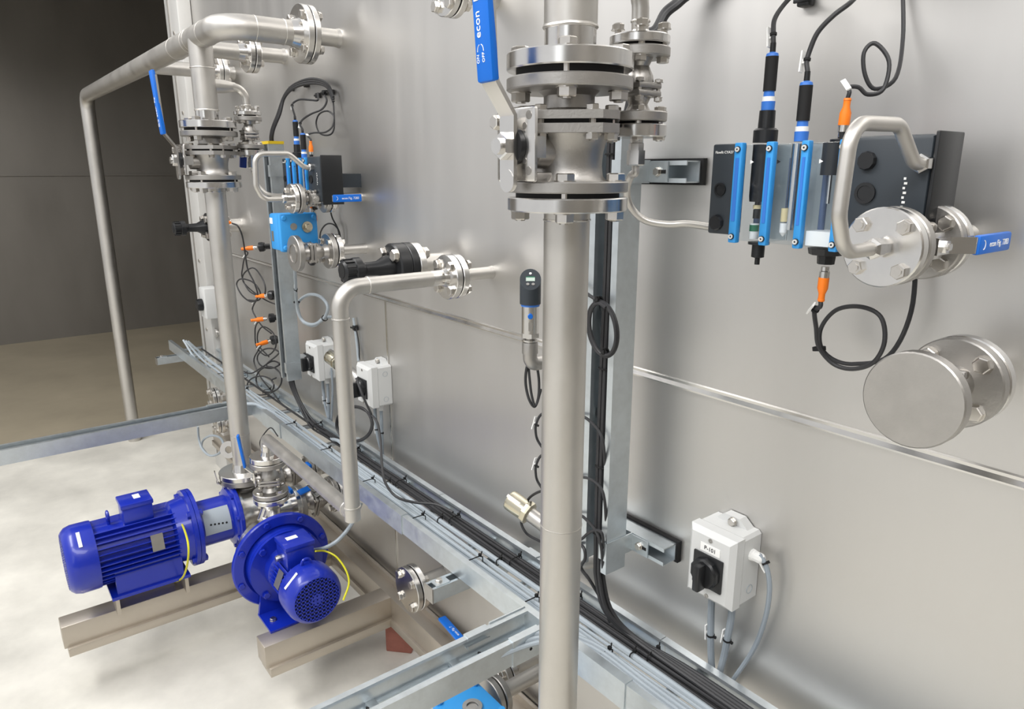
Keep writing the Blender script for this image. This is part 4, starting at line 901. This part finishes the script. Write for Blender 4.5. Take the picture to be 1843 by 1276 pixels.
# transmitter plug behind left riser with cable
t = T('sensor_plug','orange sensor plug showing just right of the left riser pipe','sensor',at(408,400,1.0))
orange_plug(t,at(409,400,1.0),(at(424,402,1.0)-at(409,400,1.0)),.045,.0095)
P = cat([at(418,402,1.0),at(428,407,1.0),at(436,425,1.02),at(441,455,1.04),at(446,485,1.05),at(458,510,1.06),at(464,535,1.07),at(452,543,1.07),at(436,532,1.07),at(426,512,1.07),at(434,502,1.07),at(455,508,1.07),at(468,525,1.08),at(466,540,1.08),at(445,540,1.08)],6)
t.add('cable', MB().tube(P,.0037,7), CBK)
q = at(428,402,1.14); wall_nozzle(q.x,q.z,.025,.032,1.07,'short white pipe stub on the tank wall behind the left riser',.012)
def loop(cx,cy,rx,ry,Y,label,lead=(),n=13,r=.0036,m=CBK,turns=1,a0=0):
    P = [at(*q) for q in lead]
    for k in range(int(n*turns)+1): a = a0+k*2*PI/n; P.append(at(cx+rx*math.cos(a),cy+ry*math.sin(a),Y+.003*(k//n)))
    return cable(label,P,r,m,None,4)
loop(485,645,22,18,1.06,'small black cable loop beside the foot of the left duct',((437,668,1.04),(452,672,1.05),(470,662,1.06),(490,650,1.06)),turns=1.6,a0=.6)
loop(484,683,23,23,1.05,'middle black cable loop above the ladder beside the left duct',((508,628,1.05),(498,640,1.05),(480,655,1.05)),turns=1.2,a0=-1.6)
loop(469,694,24,17,1.04,'lowest black cable loop lying on the ladder beside the left duct',((497,680,1.05),),turns=1.15,a0=-.6)
# cable cuff from left ladder part up to the far end
for k in range(3):
    cable('grey cable lying on the far end of the cable ladder',[at(330+4*k,612+k,.93),(-4.1,.955+.03*k,.775),(-3.8,.955+.03*k,.772),(-3.3,.955+.02*k,.772),(-2.95,.96+.012*k,.775)],.006,CGR,'grey cables on far ladder end',5)
# ------------------------------------------------------------------ skid
ZS = .265
t = T('skid_frame','stainless pump skid frame of welded beams along the tank foot','frame',(-2.3,1.1,.15))
t.add('wall_beam', MB().box((-4.4,1.070,.180),(.9,1.148,ZS),None,.003).box((-4.4,1.060,.15),(.9,1.148,.182),None,.002), SKID)
t.add('wall_beam_lip', MB().box((-4.4,1.115,ZS),(.9,1.125,ZS+.025)), SKID)
def xbeam(xc,ya): t.add('cross_beam', MB().box((xc-.040,ya,.180),(xc+.040,1.072,ZS),None,.003).box((xc-.04,ya+.01,.15),(xc+.052,1.072,.183),None,.002), SKID)
xbeam(-2.155,.600); xbeam(-2.690,.08); xbeam(-.9,.4)
bf = frame((-2.172,1.069,0),Z3,(.726,.688,0)); b = MB().box((0,0,0),(.102,.085,.149),bf,.004); solo('brick', b, BRK,'red clay brick under the corner of the skid frame','brick',None,(-2.14,1.10,0))
# ------------------------------------------------------------------ pumps
def pump(label, p, a, up=.0, Rd=.175, rc=.13, lant=(.085,.095), Lf=.06, rm=.078, Lm=.30, fan=.095, plates=True, foot_z=ZS, box_at=.45, casing=.12, lbl=False, mf=None):
    p = V(p); a = V(a).normalized(); s = Z3.cross(a); F = frame(p,a,Z3)     # local x = up, z = axis, y = a x up
    t = T('pump', label, 'pump', (p.x,p.y,foot_z))
    t.add('casing', MB().lathe([(rc*.5,-casing-.03),(rc*.85,-casing),(rc,-casing*.8),(rc,-.012),(rc*1.12,-.010),(rc*1.12,0)], F, 40), FLAN)
    t.add('backplate', MB().lathe([(Rd-.006,0),(Rd,.004),(Rd,.016),(Rd-.004,.020),(Rd*.80,.024),(Rd*.74,.014),(Rd*.6,.014)], F, 56), BLUE)
    for k in range(8):
        aa = k*PI/4+.3; t.place('bolt', bolt_mesh(.012,.005,False), BLUE, F @ Matrix.Translation((Rd*.9*math.cos(aa),Rd*.9*math.sin(aa),.020)))
    t.add('lantern', MB().lathe([(lant[1]*1.25,.014),(lant[1]*1.2,.03),(lant[0],.036),(lant[0],Lf-.02),((mf or lant[1]*1.25),Lf-.018),((mf or lant[1]*1.25),Lf-.004),((mf or lant[1]*1.25)*.97,Lf-.003),((mf or lant[1]*1.25),Lf-.002),((mf or lant[1]*1.25),Lf+.012)], F, 48), BLUE)
    for k in range(4):
        aa = k*PI/2+PI/4; t.place('bolt', bolt_mesh(.014,.03), BLUE, F @ Matrix.Translation(((mf or lant[1]*1.25)*.9*math.cos(aa),(mf or lant[1]*1.25)*.9*math.sin(aa),Lf+.012)))
    if plates:
        g = MB(); n = 10; vs=[]; fs=[]
        for i in range(n+1):
            aa = (-.5+i/n)*1.1+ (-1.15 if lbl else 1.0); r = lant[0]+.0025
            for h in (Lf*.25,Lf*.80): vs.append((r*math.cos(aa),r*math.sin(aa),h))
        for i in range(n): fs.append((2*i,2*i+1,2*i+3,2*i+2))
        gpl = t.add('guard_plate', g.add(vs,fs,F), CGR)
        for i in range(5):
            aa = (-1.35 if lbl else .8)+.02*i; t.add('plate_hole', MB().cyl(F @ V(((lant[0]+.002)*math.cos(aa),(lant[0]+.002)*math.sin(aa),Lf*(.35+.08*i))),F @ V(((lant[0]+.0035)*math.cos(aa),(lant[0]+.0035)*math.sin(aa),Lf*(.35+.08*i))),.004,None,8), RUB, gpl)
    z0 = Lf+.012; z1 = z0+Lm
    t.add('motor_body', MB().lathe([((mf or rm*1.12)*(.85 if mf else 1),z0),(rm*1.08,z0+.05 if mf else z0+.03),(rm*.92,z0+.06 if mf else z0+.04),(rm*.92,z1-.08)], F, 36), BLUE)
    fins = MB()
    for k in range(36):
        aa = k*2*PI/36
        if abs(((aa+PI)%(2*PI))-PI) < .42: continue
        fins.box((rm*.88,-.0018,z0+.045),(rm*1.10,.0018,z1-.075),F @ Matrix.Rotation(aa,4,'Z'))
    t.add('cooling_fins', fins, BLUE)
    fc = t.add('fan_cover', MB().lathe([(fan*.99,z1-.095),(fan,z1-.085),(fan,z1-.035),(fan*.95,z1-.015),(fan*.86,z1-.004),(fan*.80,z1),(fan*.78,z1-.004)], F, 48), BLUE)
    t.add('fan_dark', MB().lathe([(fan*.79,z1-.0038),(fan*.79,z1-.0034)], F, 32), RUB, fc)
    gr = MB(); R_ = fan*.79
    for k in range(-5,6):
        o_ = k*R_/5.6; h = math.sqrt(max(0,R_*R_-o_*o_))
        gr.box((-h,o_-.0022,z1-.003),(h,o_+.0022,z1+.0005),F); gr.box((o_-.0022,-h,z1-.003),(o_+.0022,h,z1+.0005),F)
    gr.lathe([(fan*.22,z1-.004),(fan*.22,z1)], F, 20)
    t.add('grille', gr, BLUE, fc)
    t.add('warning_label', MB().box((fan*.985,-.03,z1-.055),(fan*1.004,.03,z1-.044),F @ Matrix.Rotation(.75 if not lbl else -.6,4,'Z')), TAG, fc)
    zb = z0+Lm*box_at-.05
    bxx = t.add('terminal_box', MB().box((rm*.8,-.048,zb),(rm*.8+.075,.048,zb+.098),F,.005), BLUE)
    t.add('terminal_lid', MB().box((rm*.8+.072,-.052,zb-.004),(rm*.8+.090,.052,zb+.102),F,.004), BLUE, bxx)
    t.add('lid_label', MB().box((rm*.8+.0895,-.012,zb+.03),(rm*.8+.0908,.026,zb+.052),F), TAG, bxx)
    t.add('gland', MB().lathe([(.012,0),(.012,.012),(.009,.024)], F @ Matrix.Translation((rm*.8+.035,.046,zb+.05)) @ Matrix.Rotation(-PI/2,4,'X'),8), FLAN)
    ey = F @ V((rm*1.05+.02,0,zb+.14)); eb = MB(); eb.tube([ey+F.to_3x3() @ V((.015*math.cos(k*PI/8),.015*math.sin(k*PI/8),0)) for k in range(16)],.005,8,True)
    t.add('lifting_eye', eb.cyl(ey-Z3*.035,ey-Z3*.012,.006,None,10), BLUE)
    t.add('name_plate', MB().box((rm*1.08,-.03,z0+.10),(rm*1.10,.03,z0+.14),F @ Matrix.Rotation(1.15 if not lbl else -1.3,4,'Z')), CAST)
    # foot: upright cheek and base plate
    if lbl: return t, F, (rm,zb,z1)
    wv = Rd*.62; zf = foot_z-p.z
    M2 = frame(p,a,Z3)
    ft = MB().prism([(zf,-wv),(zf,wv),(-.02,wv*.75),(.03,lant[1]),(-.02,lant[1]*.6),(-.06,0),(-.02,-lant[1]*.6),(.03,-lant[1]),(-.02,-wv*.75)],.012,M2 @ Matrix.Translation((0,0,.030)))
    ft.box((zf,-wv,.03),(zf+.008,wv,.03+.13),M2)
    t.add('foot', ft, BLUE); 
    t.add('foot_pad', MB().box((zf-.0,-wv*.9,.05),(zf+.0005,wv*.9,.16),M2), RUB)
    for sg in (-1,1): t.place('foot_bolt', bolt_mesh(.012,.008,False), BOLT, M2 @ Matrix.Translation((zf+.008,sg*wv*.72,.10)) @ Matrix.Rotation(PI/2,4,'Y'))
    return t, F, (rm,zb,z1)
p2,F2,d2 = pump('blue pump motor with fan grille facing the viewer on the skid',(-2.335,.752,.442),X3,Lf=.055,lant=(.098,.105),Lm=.262,rm=.074,fan=.095,rc=.135,box_at=.36,casing=.11)
p1,F1,d1 = pump('blue pump with long motor reaching beyond the left of the photo',(-2.705,.712,.478),-Y3,Rd=.128,rc=.105,lant=(.088,.092),Lf=.175,rm=.106,Lm=.40,fan=.122,box_at=.40,casing=.14,lbl=True,mf=.146)
p1.add('foot', MB().box((-2.81,.24,.330),(-2.60,.50,.342)).box((-2.80,.26,.34),(-2.78,.48,.44)).box((-2.63,.26,.34),(-2.61,.48,.44)), BLUE)
for yy in (.25,.48): p1.add('foot_bracket', MB().box((-2.80,yy,ZS),(-2.61,yy+.012,.331)), SKID)
# earth wires and motor supply cable
P = [at(568,992,.80),at(585,992,.84),at(605,1002,.86),at(622,1025,.84),at(628,1050,.80),at(618,1080,.76)]
cable('yellow and green earth wire curving beside the blue pump with fan grille',P,.0032,YGW,None,6,7,'earth_wire')
P = [at(313,922,.55),at(326,940,.50),at(338,975,.47),at(338,1010,.46),at(328,1040,.46),at(306,1049,.47),at(298,1044,.5)]
cable('yellow and green earth wire hanging over the left blue pump motor',P,.0036,YGW,None,6,7,'earth_wire')
P = [at(566,990,.83),at(585,986,.85),at(605,975,.88),at(622,958,.92),at(636,938,.95),at(640,930,.97),at(650,905,1.0)]
cable('grey supply cable rising from the motor box of the pump with fan grille',P,.0068,CGR,None,6,8,'cable')
# nozzles, valves between pumps and pipes
sx,sy = bx.x,bx.y
t = ball_valve('flanged ball valve standing on the discharge of the front pump',(sx,sy,.718),Z3,(-.45,-1,0),.0675,.0625,.018,.030,(-.05,-.1,1),.125,GRIP,None,.0125,4,None,(.022,.0))
t = T('pump_nozzle','flanged nozzle and cone on the front pump casing','pipe',(sx,sy,.48))
t.add('flange', flange_mb((sx,sy,.647),-Z3,.0625,.018), FLAN); t.add('gasket', MB().cyl((sx,sy,.647),(sx,sy,.6505),.057,None,24), RUB)
t.add('cone', MB().lathe([(.055,.0),(.030,.03),(.026,.09)], frame((sx,sy,.63),-Z3),24), FLAN)
t.add('sloped_pipe', MB().tube([(sx,sy-.015,.615),(sx-.012,sy-.05,.52),(sx-.016,sy-.07,.46)],.018,18), FLAN)
# valve under the left riser, down to left pump casing
rx_ = RX['far']
ball_valve('flanged valve under the foot of the left riser pipe',(rx_,RY+.0,.5675),Z3,(-.2,-1,0),.0605,.090,.019,.042,(0,-.15,1),.001,FLAN,None,.015,4,None,(.022,.0),'ball_valve')
# suction valves towards the wall
def suction(x, z, label, ln, s=(.55,0,1), rf=.072, grip=None, y=.97):
    ball_valve(label,(x,y,z),Y3,s,.078,rf,.019,.040,(.15,-.45,0) if grip is None else grip,.05,GRIP,None,.014,4,None,(.0,.022))
    wall_nozzle(x,z,.036,rf,y+.081,ln,.018)
    t2 = T('suction_pipe','steel pipe joining '+label.split(' with')[0],'pipe',(x,y-.1,z)); t2.add('flange', flange_mb((x,y-.078,z),-Y3,rf,.018), FLAN); t2.add('pipe', MB().cyl((x,y-.09,z),(x,y-.17,z),.036,None,24), FLAN)
q = at(568,897,.97); suction(q.x,q.z,'flanged suction valve low beside the bent pipe with flange to the wall','tank nozzle behind the nearer suction valve')
q = at(528,852,1.0); suction(q.x,q.z,'farther flanged suction valve with small lever under the ladder','tank nozzle behind the farther suction valve',(.3,0,1),.064,None,1.0)
q = at(524,884,.90)
p = at(522,883,.86); solo('lever_tip', MB().box(p+V((-.02,-.006,-.008)),p+V((.02,.006,.012)),None,.004), GRIP,'small blue lever tip beside the standing pump valve','lever',None,p)
p = at(556,838,.96); solo('lever_tip', MB().box(p+V((-.025,-.006,-.006)),p+V((.02,.006,.010)),None,.004), GRIP,'small blue lever tip peeking from under the ladder rail','lever',None,p)
# grey loop under far branch tray
P = [at(356,768,.75),at(358,790,.75),at(364,808,.75),at(378,820,.76),at(394,816,.78),at(402,802,.79),at(396,788,.79),at(380,784,.78),at(366,792,.77),at(363,804,.76),at(372,817,.76)]
cable('grey cable loop hanging under the left branch tray',P,.0052,CGR,None,6)
P = [at(500,785,.9),at(488,770,.9),at(476,780,.88),at(468,795,.85),at(470,808,.83)]
cable('thin black cable behind the upper end of the sloping pipe',P,.0026,CBK,None,6)
# far low flanges under the ladder
q = at(377,718,1.0); wall_nozzle(q.x,q.z,.03,.060,1.03,'far low tank nozzle with blind flange left of the left riser',.018,True)
q = at(385,765,1.0); wall_nozzle(q.x,q.z,.03,.055,1.03,'lower far tank nozzle with blind flange left of the left riser',.018,True)
q = at(383,600,1.08); wall_nozzle(q.x,q.z,.018,.03,1.09,'tiny far pipe stub beside the corner post switch',.012)
# blind flange under the ladder in the middle
wall_nozzle(-1.848,.462,.030,.077,1.018,'tank nozzle with bolted blind flange under the cable ladder in the middle',.019,True)
# valve with blue lever and actuator under the bottom branch tray
xv,zv = -1.372,.425
ball_valve('valve with tilted blue lever under the bottom branch tray',(xv,.955,zv),Y3,Z3,.07,.066,.018,.030,(-1,.06,.06),.17,GRIP,'econ Fig. 7283',.013,4,None,(0,.02))
wall_nozzle(xv,zv,.026,.066,1.028,'tank nozzle hidden behind the bottom branch tray',.018)
q = at(893,1252,.90); t = T('flanged_elbow','flange pair at the bottom edge beside the light blue actuator','pipe',q)
t.add('flange', flange_mb(q,Y3,.050,.016), CAST); t.add('gasket', MB().cyl(q-Y3*.004,q,.046,None,24), RUB); t.add('flange', flange_mb(q-Y3*.004,-Y3,.050,.016), CAST)
t.add('pipe', MB().cyl(q,(q.x,YW,q.z),.02,None,20), PIPE)
t = T('actuator','light blue valve actuator at the bottom edge under the branch tray','actuator',(-1.16,.80,.47))
q = at(850,1266,.80)
t.add('housing', MB().box((q.x-.075,.73,q.z-.11),(q.x+.065,.865,q.z-.012),None,.012), SKYB)
t.add('stem_ring', MB().ring(.014,.024,.006,frame((q.x,.80,q.z-.012),Z3),20).cyl((q.x,.80,q.z-.02),(q.x,.80,q.z-.010),.013,None,16), CAST)
for sx_ in (-.06,.05):
    for sy_ in (.745,.85): t.add('cover_screw', MB().cyl((q.x+sx_,sy_,q.z-.014),(q.x+sx_,sy_,q.z-.006),.008,None,10), SKYB)
